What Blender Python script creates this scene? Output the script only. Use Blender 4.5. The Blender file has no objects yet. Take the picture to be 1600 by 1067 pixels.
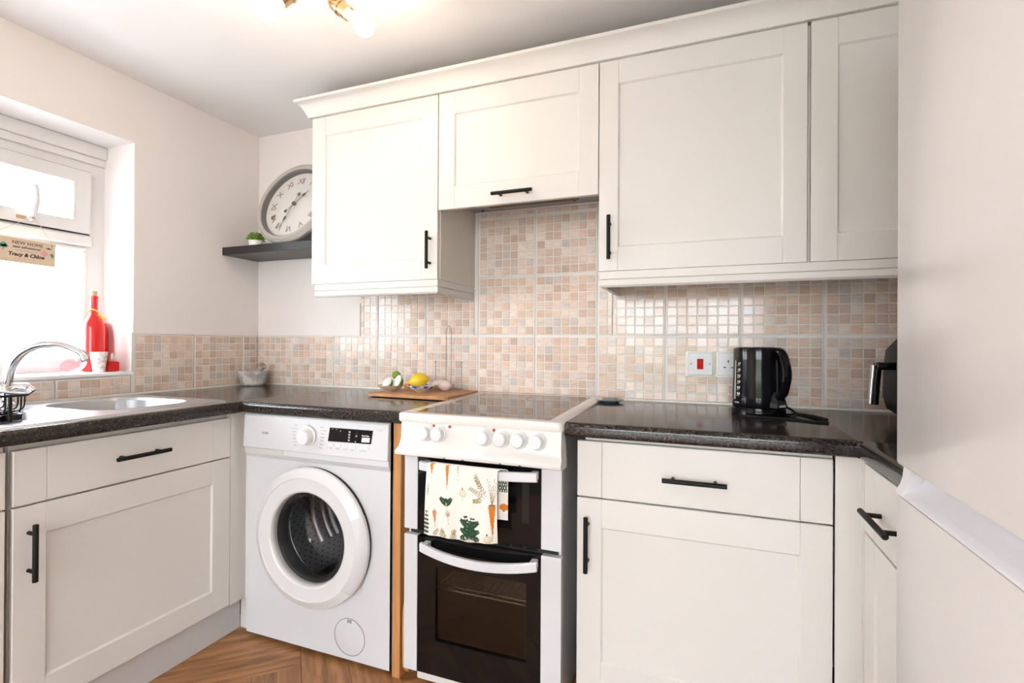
import bpy, bmesh, math, random
from mathutils import Vector, Matrix
import numpy as np
random.seed(7)
PI = math.pi
scn = bpy.context.scene
COL = scn.collection

# ------------------------------------------------------------------ camera, world, exposure
cam_d = bpy.data.cameras.new('camera'); cam = bpy.data.objects.new('camera', cam_d); COL.objects.link(cam)
cam_d.sensor_width = 36.0; cam_d.lens = 780.86 / 1600 * 36.0; cam_d.clip_start = 0.02
yaw, pit, rol = math.radians(20.9502), math.radians(0.1793), math.radians(0.3315)
F = Vector((-math.sin(yaw) * math.cos(pit), math.cos(yaw) * math.cos(pit), math.sin(pit)))
R = Vector((math.cos(yaw), math.sin(yaw), 0)); U = R.cross(F)
R2 = R * math.cos(rol) + U * math.sin(rol); U2 = -R * math.sin(rol) + U * math.cos(rol)
cam.matrix_world = Matrix(((R2.x, U2.x, -F.x, 2.1708), (R2.y, U2.y, -F.y, -1.9619), (R2.z, U2.z, -F.z, 1.1133), (0, 0, 0, 1)))
scn.camera = cam
scn.view_settings.view_transform = 'Standard'; scn.view_settings.look = 'None'
scn.view_settings.gamma = 1.0; scn.view_settings.use_curve_mapping = False
scn.view_settings.exposure = 0.19
SKY = 16.0
BULB = 54.0
w = bpy.data.worlds.new('world'); scn.world = w; w.use_nodes = True
wn = w.node_tree.nodes; wl = w.node_tree.links
bg = wn['Background']; bg.inputs['Strength'].default_value = SKY
tc = wn.new('ShaderNodeTexCoord'); sp = wn.new('ShaderNodeSeparateXYZ'); cr = wn.new('ShaderNodeValToRGB')
wl.new(tc.outputs['Generated'], sp.inputs[0]); wl.new(sp.outputs['Z'], cr.inputs[0]); wl.new(cr.outputs[0], bg.inputs['Color'])
cr.color_ramp.elements[0].position = 0.0; cr.color_ramp.elements[0].color = (0.92, 0.955, 1.0, 1)
cr.color_ramp.elements[1].position = 0.8; cr.color_ramp.elements[1].color = (0.78, 0.875, 1, 1)

sun_d = bpy.data.lights.new('bounce_sun', 'SUN'); bounce_sun = bpy.data.objects.new('bounce_sun', sun_d); COL.objects.link(bounce_sun)      # added: enters by the patio window so floor bounce lifts the ceiling
sun_d.energy = 6.0; sun_d.angle = 0.01; sun_d.color = (1.0, 0.97, 0.93); bounce_sun.rotation_euler = Vector((0.12, 0.76, -0.64)).to_track_quat('-Z', 'Y').to_euler(); bounce_sun.location = (1, -8, 6)

FLOOR = 0.035; CEIL = 2.179; TOP = 0.895

# ------------------------------------------------------------------ materials
def mat(name, col, rough=0.5, metal=0.0, spec=0.5, emit=None, estr=0.0, coat=0.0, alpha=None, trans=0.0, ior=1.45):
    m = bpy.data.materials.new(name); m.use_nodes = True
    b = m.node_tree.nodes['Principled BSDF']
    b.inputs['Base Color'].default_value = (*col, 1); b.inputs['Roughness'].default_value = rough
    b.inputs['Metallic'].default_value = metal; b.inputs['Specular IOR Level'].default_value = spec
    b.inputs['Coat Weight'].default_value = coat; b.inputs['Transmission Weight'].default_value = trans; b.inputs['IOR'].default_value = ior
    if emit: b.inputs['Emission Color'].default_value = (*emit, 1); b.inputs['Emission Strength'].default_value = estr
    return m
def nodes(m): return m.node_tree.nodes, m.node_tree.links, m.node_tree.nodes['Principled BSDF']
def noise_col(m, c1, c2, scale, lo=0.35, hi=0.65, stretch=(1, 1, 1), coord='Object', detail=4, mid=None):
    n, l, b = nodes(m)
    t = n.new('ShaderNodeTexCoord'); mp = n.new('ShaderNodeMapping'); mp.inputs['Scale'].default_value = stretch
    nz = n.new('ShaderNodeTexNoise'); nz.inputs['Scale'].default_value = scale; nz.inputs['Detail'].default_value = detail
    r = n.new('ShaderNodeValToRGB'); e = r.color_ramp.elements
    e[0].position = lo; e[0].color = (*c1, 1); e[1].position = hi; e[1].color = (*c2, 1)
    if mid: x = e.new(mid[0]); x.color = (*mid[1], 1)
    l.new(t.outputs[coord], mp.inputs[0]); l.new(mp.outputs[0], nz.inputs['Vector']); l.new(nz.outputs['Fac'], r.inputs[0]); l.new(r.outputs[0], b.inputs['Base Color'])
    return nz, r, mp
def bump(m, scale, strength, dist=0.001, stretch=(1, 1, 1)):
    n, l, b = nodes(m)
    t = n.new('ShaderNodeTexCoord'); mp = n.new('ShaderNodeMapping'); mp.inputs['Scale'].default_value = stretch
    nz = n.new('ShaderNodeTexNoise'); nz.inputs['Scale'].default_value = scale; nz.inputs['Detail'].default_value = 5
    bp = n.new('ShaderNodeBump'); bp.inputs['Strength'].default_value = strength; bp.inputs['Distance'].default_value = dist
    l.new(t.outputs['Object'], mp.inputs[0]); l.new(mp.outputs[0], nz.inputs['Vector']); l.new(nz.outputs['Fac'], bp.inputs['Height']); l.new(bp.outputs[0], b.inputs['Normal'])
    return m
def glass(name, tint=(1, 1, 1), refl=1.0):
    m = bpy.data.materials.new(name); m.use_nodes = True; n = m.node_tree.nodes; l = m.node_tree.links; n.clear()
    o = n.new('ShaderNodeOutputMaterial'); t = n.new('ShaderNodeBsdfTransparent'); t.inputs[0].default_value = (*tint, 1)
    g = n.new('ShaderNodeBsdfGlossy'); g.inputs['Roughness'].default_value = 0.01
    f = n.new('ShaderNodeLayerWeight'); f.inputs[0].default_value = 0.5; pw = n.new('ShaderNodeMath'); pw.operation = 'POWER'; pw.inputs[1].default_value = 5.0
    sc2 = n.new('ShaderNodeMath'); sc2.operation = 'MULTIPLY_ADD'; sc2.inputs[1].default_value = 0.9; sc2.inputs[2].default_value = 0.04; mx = n.new('ShaderNodeMixShader')
    mu = n.new('ShaderNodeMath'); mu.operation = 'MULTIPLY'; mu.inputs[1].default_value = refl
    l.new(f.outputs['Facing'], pw.inputs[0]); l.new(pw.outputs[0], sc2.inputs[0]); l.new(sc2.outputs[0], mu.inputs[0]); l.new(mu.outputs[0], mx.inputs[0]); l.new(t.outputs[0], mx.inputs[1]); l.new(g.outputs[0], mx.inputs[2]); l.new(mx.outputs[0], o.inputs[0])
    return m

M = {}
M['wall'] = bump(mat('wall_paint', (0.84, 0.795, 0.772), 0.7, spec=0.3), 60, 0.15)
M['ceil'] = bump(mat('ceiling_paint', (0.90, 0.895, 0.89), 0.8, spec=0.2), 40, 0.15)
M['cream'] = bump(mat('cream_foil', (0.715, 0.695, 0.66), 0.38, spec=0.4), 25, 0.08, 0.0006, (1, 1, 0.12))
M['cream_in'] = mat('cabinet_side_board', (0.72, 0.68, 0.61), 0.45)
M['upvc'] = mat('window_plastic', (0.74, 0.73, 0.72), 0.25)
M['sill'] = mat('white_gloss_paint', (0.86, 0.85, 0.84), 0.3)
M['white'] = mat('white_appliance_enamel', (0.68, 0.69, 0.71), 0.25, coat=0.3)
M['whitewarm'] = mat('white_hob_enamel', (0.75, 0.735, 0.70), 0.2, coat=0.4)
M['whiteplastic'] = mat('white_plastic', (0.73, 0.735, 0.745), 0.35)
M['fridge'] = bump(mat('fridge_door_skin', (0.69, 0.665, 0.645), 0.22, coat=0.2), 350, 0.05, 0.0004)
M['fridgegrip'] = mat('fridge_grip_plastic', (0.70, 0.70, 0.74), 0.3)
M['black'] = mat('black_powder_coat', (0.006, 0.006, 0.006), 0.5, spec=0.3)
M['blackgloss'] = mat('black_gloss_plastic', (0.006, 0.006, 0.008), 0.10, spec=0.35)
M['blackglass'] = mat('black_oven_glass', (0.006, 0.006, 0.007), 0.06)
M['hobglass'] = mat('ceramic_hob_glass', (0.028, 0.022, 0.02), 0.03, spec=0.7)
M['dark'] = mat('dark_gasket', (0.02, 0.02, 0.02), 0.6)
M['graphite'] = bump(mat('black_brown_shelf_veneer', (0.018, 0.017, 0.018), 0.35), 40, 0.3, 0.001, (0.05, 1, 1))
M['steel'] = bump(mat('brushed_steel', (0.62, 0.63, 0.65), 0.28, 1.0), 300, 0.06, 0.0005, (1, 0.02, 1))
M['bowlsteel'] = bump(mat('shaded_bowl_steel', (0.46, 0.47, 0.48), 0.36, 1.0), 300, 0.06, 0.0005)  # deck steel, rougher and with the shade inside the bowls in its colour
M['chrome'] = mat('chrome', (0.80, 0.81, 0.83), 0.06, 1.0)
M['drum'] = mat('drum_steel', (0.42, 0.42, 0.42), 0.33, 1.0)
M['brass'] = mat('antique_brass', (0.55, 0.38, 0.22), 0.25, 1.0)
M['hoodmetal'] = mat('grey_hood_metal', (0.42, 0.43, 0.43), 0.4, 0.6)
M['hoodgrille'] = mat('greasy_hood_grille', (0.20, 0.17, 0.12), 0.6)
M['kick'] = mat('grey_white_plinth_board', (0.60, 0.59, 0.58), 0.45)
M['red'] = mat('red_rocker', (0.55, 0.004, 0.003), 0.5, spec=0.15)
M['pilot'] = mat('red_pilot_lens', (0.35, 0.01, 0.02), 0.25)
M['seal'] = mat('white_sealant', (0.78, 0.75, 0.68), 0.4)
M['grout'] = bump(mat('grout', (0.78, 0.74, 0.69), 0.40), 150, 0.1, 0.0005)
M['label'] = mat('printed_white_marks', (0.75, 0.75, 0.72), 0.5)
M['ink'] = mat('printed_grey_marks', (0.42, 0.43, 0.46), 0.5)
M['inkdark'] = mat('printed_dark_ink', (0.05, 0.04, 0.04), 0.6)
M['numeral'] = mat('clock_numeral_ink', (0.30, 0.20, 0.18), 0.6)
M['clockface'] = mat('clock_dial_paper', (0.80, 0.77, 0.74), 0.6)
M['clockrim'] = bump(mat('distressed_grey_rim', (0.47, 0.44, 0.40), 0.5), 60, 0.2)
M['hand'] = mat('clock_hand_metal', (0.12, 0.11, 0.10), 0.5)
M['glass'] = glass('window_glass'); M['clearglass'] = glass('clear_glass', (0.97, 0.98, 0.98))
M['ovenpane'] = glass('tinted_oven_glass', (0.62, 0.60, 0.56), 1.3)
M['doorpane'] = glass('washer_door_glass', (0.78, 0.80, 0.82), 1.2)
M['oven'] = mat('oven_enamel', (0.34, 0.32, 0.28), 0.4)
M['redglass'] = mat('red_bottle_glass', (0.80, 0.03, 0.025), 0.12, trans=0.35)
M['cork'] = mat('cork', (0.55, 0.36, 0.22), 0.8)
M['ribbon'] = mat('yellow_ribbon', (0.80, 0.60, 0.12), 0.6)
M['bulb'] = mat('lit_bulb', (1, 1, 1), 0.4, emit=(1.0, 0.77, 0.57), estr=BULB)
M['leaf'] = mat('succulent_leaf', (0.16, 0.30, 0.04), 0.5)
M['pot'] = mat('white_pot', (0.80, 0.79, 0.77), 0.4)
M['lemon'] = bump(mat('lemon_skin', (0.80, 0.55, 0.02), 0.35), 180, 0.25)
M['orange'] = mat('orange_flesh', (0.85, 0.38, 0.04), 0.45)
M['lime'] = mat('green_rind', (0.18, 0.32, 0.03), 0.45)
M['egg'] = bump(mat('egg_shell', (0.80, 0.66, 0.61), 0.45), 200, 0.05)
M['string'] = mat('jute_string', (0.60, 0.50, 0.38), 0.8)
M['lawn'] = mat('lawn_grass', (0.14, 0.17, 0.06), 0.9)
M['hedge'] = mat('hedge_leaves', (0.10, 0.16, 0.03), 0.9)
M['grey'] = mat('grey_plastic', (0.28, 0.29, 0.30), 0.4)
M['silver'] = mat('silver_trim', (0.70, 0.70, 0.71), 0.3, 1.0)

m = M['worktop'] = mat('dark_speckled_laminate', (0.05, 0.045, 0.04), 0.16, spec=0.55)
noise_col(m, (0.007, 0.006, 0.007), (0.19, 0.14, 0.095), 210, 0.38, 0.78, (0.7, 1, 1), mid=(0.58, (0.032, 0.027, 0.024)), detail=6)
m = M['pale_wood'] = mat('beech_board', (0.55, 0.27, 0.10), 0.5); noise_col(m, (0.50, 0.235, 0.08), (0.62, 0.32, 0.125), 9, 0.3, 0.7, (14, 14, 0.8))
m = M['board_wood'] = mat('acacia_board', (0.45, 0.22, 0.09), 0.45); noise_col(m, (0.36, 0.15, 0.05), (0.60, 0.33, 0.15), 10, 0.3, 0.7, (1.2, 14, 14))
m = M['stone'] = mat('rough_grey_stone', (0.45, 0.44, 0.42), 0.85); noise_col(m, (0.30, 0.29, 0.30), (0.66, 0.64, 0.60), 26, 0.35, 0.6); bump(m, 45, 0.8, 0.006)
m = M['pestle'] = mat('pestle_stone', (0.30, 0.27, 0.23), 0.8); noise_col(m, (0.20, 0.17, 0.14), (0.44, 0.40, 0.34), 40, 0.35, 0.6)
m = M['dragon'] = mat('speckled_white_flesh', (0.78, 0.76, 0.72), 0.4); noise_col(m, (0.12, 0.10, 0.09), (0.80, 0.78, 0.74), 320, 0.33, 0.40)
m = M['cupprint'] = mat('floral_printed_ceramic', (0.8, 0.79, 0.77), 0.3)
noise_col(m, (0.60, 0.45, 0.36), (0.82, 0.81, 0.79), 75, 0.36, 0.46)
m = M['bluedish'] = mat('blue_white_glazed_ceramic', (0.7, 0.7, 0.7), 0.25)
n, l, b = nodes(m); t = n.new('ShaderNodeTexCoord'); wv = n.new('ShaderNodeTexVoronoi'); wv.inputs['Scale'].default_value = 42
r = n.new('ShaderNodeValToRGB'); r.color_ramp.interpolation = 'CONSTANT'; r.color_ramp.elements[0].color = (0.05, 0.12, 0.50, 1); r.color_ramp.elements[1].position = 0.42; r.color_ramp.elements[1].color = (0.74, 0.74, 0.73, 1)
l.new(t.outputs['Object'], wv.inputs['Vector']); l.new(wv.outputs['Distance'], r.inputs[0]); l.new(r.outputs[0], b.inputs['Base Color'])
M['dishclay'] = mat('glazed_stoneware', (0.62, 0.55, 0.43), 0.3)
m = M['floor'] = mat('oak_vinyl_plank', (0.4, 0.2, 0.1), 0.42)   # plank grain runs along each plank's own length
n, l, b = nodes(m); oi = n.new('ShaderNodeObjectInfo'); t = n.new('ShaderNodeTexCoord'); mp = n.new('ShaderNodeMapping'); mp.inputs['Scale'].default_value = (1.6, 13, 1)
ad = n.new('ShaderNodeVectorMath'); ad.operation = 'ADD'; sc_ = n.new('ShaderNodeVectorMath'); sc_.operation = 'SCALE'; sc_.inputs['Scale'].default_value = 40
cb = n.new('ShaderNodeCombineXYZ'); nz = n.new('ShaderNodeTexNoise'); nz.inputs['Scale'].default_value = 3.0; nz.inputs['Detail'].default_value = 7; nz.inputs['Distortion'].default_value = 0.6
r = n.new('ShaderNodeValToRGB'); e = r.color_ramp.elements; e[0].position = 0.28; e[0].color = (0.19, 0.075, 0.026, 1); e[1].position = 0.72; e[1].color = (0.52, 0.27, 0.115, 1)
hs = n.new('ShaderNodeHueSaturation'); ma = n.new('ShaderNodeMath'); ma.operation = 'MULTIPLY_ADD'; ma.inputs[1].default_value = 0.3; ma.inputs[2].default_value = 0.85
l.new(oi.outputs['Random'], cb.inputs[0]); l.new(oi.outputs['Random'], cb.inputs[1]); l.new(cb.outputs[0], sc_.inputs[0])
l.new(t.outputs['Object'], mp.inputs[0]); l.new(mp.outputs[0], ad.inputs[0]); l.new(sc_.outputs[0], ad.inputs[1]); l.new(ad.outputs[0], nz.inputs['Vector'])
l.new(nz.outputs['Fac'], r.inputs[0]); l.new(r.outputs[0], hs.inputs['Color']); l.new(oi.outputs['Random'], ma.inputs[0]); l.new(ma.outputs[0], hs.inputs['Value']); l.new(hs.outputs[0], b.inputs['Base Color'])
def chip_mat(name, src):
    m = mat(name, (0.7, 0.6, 0.5), 0.14, spec=0.5)
    n, l, b = nodes(m)
    if src == 'obj': a = n.new('ShaderNodeObjectInfo'); out = a.outputs['Color']
    else: a = n.new('ShaderNodeAttribute'); a.attribute_name = 'Col'; out = a.outputs['Color']
    g = n.new('ShaderNodeNewGeometry'); mp = n.new('ShaderNodeMapping'); mp.inputs['Scale'].default_value = (18, 18, 110)
    nz = n.new('ShaderNodeTexNoise'); nz.inputs['Scale'].default_value = 1.5; nz.inputs['Detail'].default_value = 5
    mr = n.new('ShaderNodeMapRange'); mr.inputs['From Min'].default_value = 0.25; mr.inputs['From Max'].default_value = 0.75; mr.inputs['To Min'].default_value = 0.86; mr.inputs['To Max'].default_value = 1.14
    hs = n.new('ShaderNodeHueSaturation')
    l.new(g.outputs['Position'], mp.inputs[0]); l.new(mp.outputs[0], nz.inputs['Vector']); l.new(nz.outputs['Fac'], mr.inputs[0]); l.new(mr.outputs[0], hs.inputs['Value']); l.new(out, hs.inputs['Color']); l.new(hs.outputs[0], b.inputs['Base Color'])
    return m
M['chip_obj'] = chip_mat('glazed_mosaic', 'obj'); M['chip_col'] = chip_mat('glazed_mosaic_far', 'col')
m = M['towel'] = mat('printed_cotton', (0.8, 0.78, 0.74), 0.85, spec=0.1); n, l, b = nodes(m)
a = n.new('ShaderNodeAttribute'); a.attribute_name = 'Col'; l.new(a.outputs['Color'], b.inputs['Base Color'])
m = M['signwood'] = mat('pale_ply_sign', (0.66, 0.52, 0.38), 0.6)
M['teal'] = mat('sign_teal_print', (0.10, 0.33, 0.26), 0.7); M['pink'] = mat('sign_pink_print', (0.72, 0.36, 0.32), 0.7); M['navy'] = mat('sign_navy_print', (0.03, 0.10, 0.17), 0.7)
M['coasterglass'] = mat('pale_teal_glass', (0.30, 0.45, 0.48), 0.08, trans=0.5)
M['trinket'] = glass('pink_clear_dish', (0.97, 0.92, 0.945), 1.6)

# ------------------------------------------------------------------ builders
class B:
    def __init__(s): s.bm = bmesh.new()
    def box(s, x0, x1, y0, y1, z0, z1, bev=0.0, seg=1, mtx=None):
        g = bmesh.ops.create_cube(s.bm, size=1.0)['verts']
        for v in g:
            v.co = Vector(((x0 + x1) / 2 + v.co.x * (x1 - x0), (y0 + y1) / 2 + v.co.y * (y1 - y0), (z0 + z1) / 2 + v.co.z * (z1 - z0)))
        if mtx is not None:
            for v in g: v.co = mtx @ v.co
        if bev > 0:
            es = list({e for v in g for e in v.link_edges})
            bmesh.ops.bevel(s.bm, geom=es, offset=bev, segments=seg, affect='EDGES', profile=0.5)
        return s
    def face(s, pts):
        s.bm.faces.new([s.bm.verts.new(Vector(p)) for p in pts]); return s
    def loft(s, loops, cap0=False, cap1=False, closed=True):
        vs = [[s.bm.verts.new(Vector(p)) for p in lp] for lp in loops]; n = len(vs[0])
        for a, b in zip(vs[:-1], vs[1:]):
            for i in range(n if closed else n - 1):
                j = (i + 1) % n
                try: s.bm.faces.new((a[i], a[j], b[j], b[i]))
                except ValueError: pass
        if cap0: s.bm.faces.new(vs[0][::-1])
        if cap1: s.bm.faces.new(vs[-1])
        return s
    def ring(s, c, ax, r, n=24, ref=None):
        ax = Vector(ax).normalized(); ref = Vector(ref) if ref else (Vector((0, 0, 1)) if abs(ax.z) < 0.9 else Vector((1, 0, 0)))
        u = ax.cross(ref).normalized(); v = ax.cross(u)
        return [Vector(c) + (u * math.cos(2 * PI * i / n) + v * math.sin(2 * PI * i / n)) * r for i in range(n)]
    def cyl(s, p0, p1, r0, r1=None, n=20, caps=True, bev=0.0):
        r1 = r0 if r1 is None else r1; p0 = Vector(p0); p1 = Vector(p1); ax = p1 - p0
        if bev > 0:
            d = ax.normalized() * bev
            return s.loft([s.ring(p0, ax, r0 - bev, n), s.ring(p0 + d, ax, r0, n), s.ring(p1 - d, ax, r1, n), s.ring(p1, ax, r1 - bev, n)], caps, caps)
        return s.loft([s.ring(p0, ax, r0, n), s.ring(p1, ax, r1, n)], caps, caps)
    def lathe(s, c, ax, prof, n=32, cap0=False, cap1=False):   # prof: (radius, distance along the axis)
        ax = Vector(ax).normalized()
        return s.loft([s.ring(Vector(c) + ax * h, ax, max(r, 1e-5), n) for r, h in prof], cap0, cap1)
    def tube(s, pts, r, n=8, closed=False, caps=True):
        pts = [Vector(p) for p in pts]; k = len(pts); rs = r if isinstance(r, (list, tuple)) else [r] * k
        loops = []; prev = None
        for i, p in enumerate(pts):
            if closed: t = pts[(i + 1) % k] - pts[i - 1]
            else: t = pts[min(i + 1, k - 1)] - pts[max(i - 1, 0)]
            t.normalize()
            if prev is None: u = t.cross(Vector((0, 0, 1)) if abs(t.z) < 0.9 else Vector((1, 0, 0))).normalized()
            else: u = (prev - t * prev.dot(t)).normalized()
            prev = u; v = t.cross(u)
            loops.append([p + (u * math.cos(2 * PI * j / n) + v * math.sin(2 * PI * j / n)) * rs[i] for j in range(n)])
        if closed: loops.append(loops[0])
        return s.loft(loops, caps and not closed, caps and not closed)
    def ball(s, c, rx, ry=None, rz=None, n=16, m=10, mtx=None):
        ry = ry or rx; rz = rz or rx
        g = bmesh.ops.create_uvsphere(s.bm, u_segments=n, v_segments=m, radius=1.0)['verts']
        for v in g:
            co = Vector((v.co.x * rx, v.co.y * ry, v.co.z * rz)); v.co = Vector(c) + (mtx @ co if mtx else co)
        return s
    def prism(s, poly, ax, a0, a1):   # poly in the other two axes (order x,y,z without ax)
        def P(p, a): return {'x': (a, p[0], p[1]), 'y': (p[0], a, p[1]), 'z': (p[0], p[1], a)}[ax]
        return s.loft([[P(p, a0) for p in poly], [P(p, a1) for p in poly]], True, True)
    def mesh(s, me, mtx):
        o = len(s.bm.verts); vs = [s.bm.verts.new(mtx @ v.co) for v in me.vertices]
        for f in me.polygons:
            try: s.bm.faces.new([vs[i] for i in f.vertices])
            except ValueError: pass
        return s
    def done(s, name, m, parent=None, smooth=35, weld=True):
        if weld: bmesh.ops.remove_doubles(s.bm, verts=s.bm.verts, dist=1e-6)
        bmesh.ops.recalc_face_normals(s.bm, faces=s.bm.faces)
        if smooth:
            for f in s.bm.faces: f.smooth = True
            a = math.radians(smooth)
            for e in s.bm.edges:
                if len(e.link_faces) == 2 and e.calc_face_angle(0) > a: e.smooth = False
        me = bpy.data.meshes.new(name); s.bm.to_mesh(me); s.bm.free()
        me.materials.append(M[m] if isinstance(m, str) else m)
        return link(name, me, parent)
def base_of(o):
    l = Vector((0, 0, 0))
    while o is not None: l += o.location; o = o.parent
    return l
def link(name, me, parent=None):
    o = bpy.data.objects.new(name, me); COL.objects.link(o)
    if parent is not None:
        me.transform(Matrix.Translation(-base_of(parent))); o.parent = parent
    return o
def thing(name, label, cat, loc, group=None, kind=None):
    o = bpy.data.objects.new(name, None); COL.objects.link(o); o.location = loc; o.empty_display_size = 0.05
    return tag(o, label, cat, group, kind)
def tag(o, label, cat=None, group=None, kind=None):
    o['label'] = label
    if cat: o['category'] = cat
    if group: o['group'] = group
    if kind: o['kind'] = kind
    return o
def struct(o, label, cat=None):
    o['kind'] = 'structure'; o['label'] = label
    return o
def flat(loops, t):
    """filled 2-D plate with holes (first loop the outline), thickness t, as a mesh in the xy plane, z from 0 to t"""
    c = bpy.data.curves.new('plate', 'CURVE'); c.dimensions = '2D'; c.fill_mode = 'BOTH'; c.extrude = t / 2
    for lp in loops:
        sp = c.splines.new('POLY'); sp.points.add(len(lp) - 1); sp.use_cyclic_u = True
        for q, p in zip(sp.points, lp): q.co = (p[0], p[1], 0, 1)
    o = bpy.data.objects.new('plate', c); me = bpy.data.meshes.new_from_object(o)
    bpy.data.objects.remove(o); bpy.data.curves.remove(c)
    me.transform(Matrix.Translation((0, 0, t / 2))); return me
def text(body, size, align='CENTER', bold=0.0, space=1.0, shear=0.0):
    c = bpy.data.curves.new('lettering', 'FONT'); c.body = body; c.size = size; c.align_x = align; c.align_y = 'CENTER'; c.extrude = 0.0002; c.offset = bold
    c.space_character = space; c.shear = shear; c.resolution_u = 2
    o = bpy.data.objects.new('lettering', c); me = bpy.data.meshes.new_from_object(o)
    bpy.data.objects.remove(o); bpy.data.curves.remove(c); return me
def frame(o, x, y):
    x = Vector(x).normalized(); y = Vector(y).normalized(); z = x.cross(y); o = Vector(o)
    return Matrix(((x.x, y.x, z.x, o.x), (x.y, y.y, z.y, o.y), (x.z, y.z, z.z, o.z), (0, 0, 0, 1)))
def rrect(x0, x1, y0, y1, r, n=5):
    pts = []
    for cx_, cy_, a0 in ((x1 - r, y1 - r, 0), (x0 + r, y1 - r, 90), (x0 + r, y0 + r, 180), (x1 - r, y0 + r, 270)):
        for i in range(n + 1):
            a = math.radians(a0 + 90 * i / n); pts.append((cx_ + r * math.cos(a), cy_ + r * math.sin(a)))
    return pts
def circ(cx_, cy_, r, n=48): return [(cx_ + r * math.cos(2 * PI * i / n), cy_ + r * math.sin(2 * PI * i / n)) for i in range(n)]
def bez(p0, p1, p2, p3, n=12):
    p0, p1, p2, p3 = map(Vector, (p0, p1, p2, p3)); return [p0 * (1 - t) ** 3 + p1 * 3 * t * (1 - t) ** 2 + p2 * 3 * t * t * (1 - t) + p3 * t ** 3 for t in [i / n for i in range(n + 1)]]
def spline(pts, n=6):
    pts = [Vector(p) for p in pts]; out = []
    for i in range(len(pts) - 1):
        a = pts[max(i - 1, 0)]; b_ = pts[i]; c = pts[i + 1]; d = pts[min(i + 2, len(pts) - 1)]
        for k in range(n):
            t = k / n; out.append(0.5 * ((2 * b_) + (c - a) * t + (2 * a - 5 * b_ + 4 * c - d) * t * t + (3 * b_ - a - 3 * c + d) * t ** 3))
    return out + [pts[-1]]

# ------------------------------------------------------------------ the room
RX, RY = 3.10, -5.0
floor = struct(B().box(-0.1, RX + 0.1, RY - 0.1, 0.1, FLOOR - 0.06, FLOOR - 0.004).done('floor', 'dark'), 'brown oak effect herringbone plank floor')
PW, PL = 0.145, 0.58
pl_me = None
ang = math.radians(45)
ca, sa = math.cos(ang), math.sin(ang)
def plank(px, py, rot):
    global pl_me
    if pl_me is None:
        q = B().box(-PL / 2 + .0006, PL / 2 - .0006, -PW / 2 + .0006, PW / 2 - .0006, -0.004, 0, 0.0008); o = q.done('plank', 'floor', None, 0); pl_me = o.data
    else: o = bpy.data.objects.new('plank', pl_me); COL.objects.link(o)
    x = px * ca - py * sa + 0.514; y = px * sa + py * ca + -0.653
    o.location = (x, y, FLOOR); o.rotation_euler = (0, 0, ang + rot); o.parent = floor
for i in range(-40, 41):
    for j in range(-12, 13):
        ox, oy = i * PW + j * PL, i * PW - j * PL
        for (cx_, cy_, rt) in ((ox + PL / 2, oy + PW / 2, 0), (ox + PW / 2, oy + PW + PL / 2, PI / 2)):
            x = cx_ * ca - cy_ * sa + 0.514; y = cx_ * sa + cy_ * ca + -0.653
            if 0.3 < x < 2.8 and -2.7 < y < -0.3: plank(cx_, cy_, rt)
# the part of the floor that lies out of view stays one sheet of the same vinyl
tag(B().box(-0.02, 3.1, RY, -2.95, FLOOR - 0.004, FLOOR - 0.0005).done('vinyl_sheet', 'floor', floor), 'wood effect flooring behind the camera')

ceiling = struct(B().box(-0.4, RX + 0.3, RY - 0.3, 0.3, CEIL, CEIL + 0.1).done('ceiling', 'ceil'), 'flat white painted ceiling')
wb = struct(B().box(-0.4, RX + 0.3, 0.0, 0.15, FLOOR - 0.06, CEIL).done('wall_back', 'wall'), 'white wall behind the hob with mosaic splashback tiles')
# left wall with the window opening: plate in (y, z)
WY0, WY1, WZ0, WZ1 = -1.83, -0.612, 0.974, 1.921
me = flat([[(RY - 0.2, FLOOR - 0.06), (0.0, FLOOR - 0.06), (0.0, CEIL), (RY - 0.2, CEIL)], [(WY0, WZ0), (WY1, WZ0), (WY1, WZ1), (WY0, WZ1)]], 0.30)
wl_ = struct(B().mesh(me, frame((-0.30, 0, 0), (0, 1, 0), (0, 0, 1))).done('wall_left', 'wall', None, 0), 'white wall on the left around the window')
wr = struct(B().box(RX, RX + 0.15, RY - 0.2, 0.0, FLOOR - 0.06, CEIL).done('wall_right', 'wall'), 'white wall behind the fridge')
PX0, PX1, PZ0, PZ1 = 0.9, 2.95, 0.10, 2.02
me = flat([[(-0.0, FLOOR - 0.06), (RX, FLOOR - 0.06), (RX, CEIL), (-0.0, CEIL)], [(PX0, PZ0), (PX1, PZ0), (PX1, PZ1), (PX0, PZ1)]], 0.2)
wf = struct(B().mesh(me, frame((0, RY, 0), (1, 0, 0), (0, 0, 1))).done('wall_front', 'wall', None, 0), 'white wall behind the camera with patio window')
lawn = struct(B().box(-9, 12, -16, 9, -0.3, -0.2).done('ground', 'lawn'), 'green lawn outside the windows')
struct(B().box(-1, 5, -9.5, -5.25, -.2, -.05).box(-5, -0.34, -9.5, 4, -.2, -.05).done('trim_3', mat('bounce_paving', (0.62, 0.60, 0.58), .8)), 'pale paving added outside to bounce daylight up to the ceiling')  # unseen ground put in pale to throw daylight up through the windows
q = B()
for k in range(9): q.ball((-3 + k * 1.1, -12.5, 0.35), 0.75, 0.6, 0.75, 10, 7)
struct(q.done('trim_1', 'hedge'), 'green garden hedge outside behind the camera')

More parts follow.
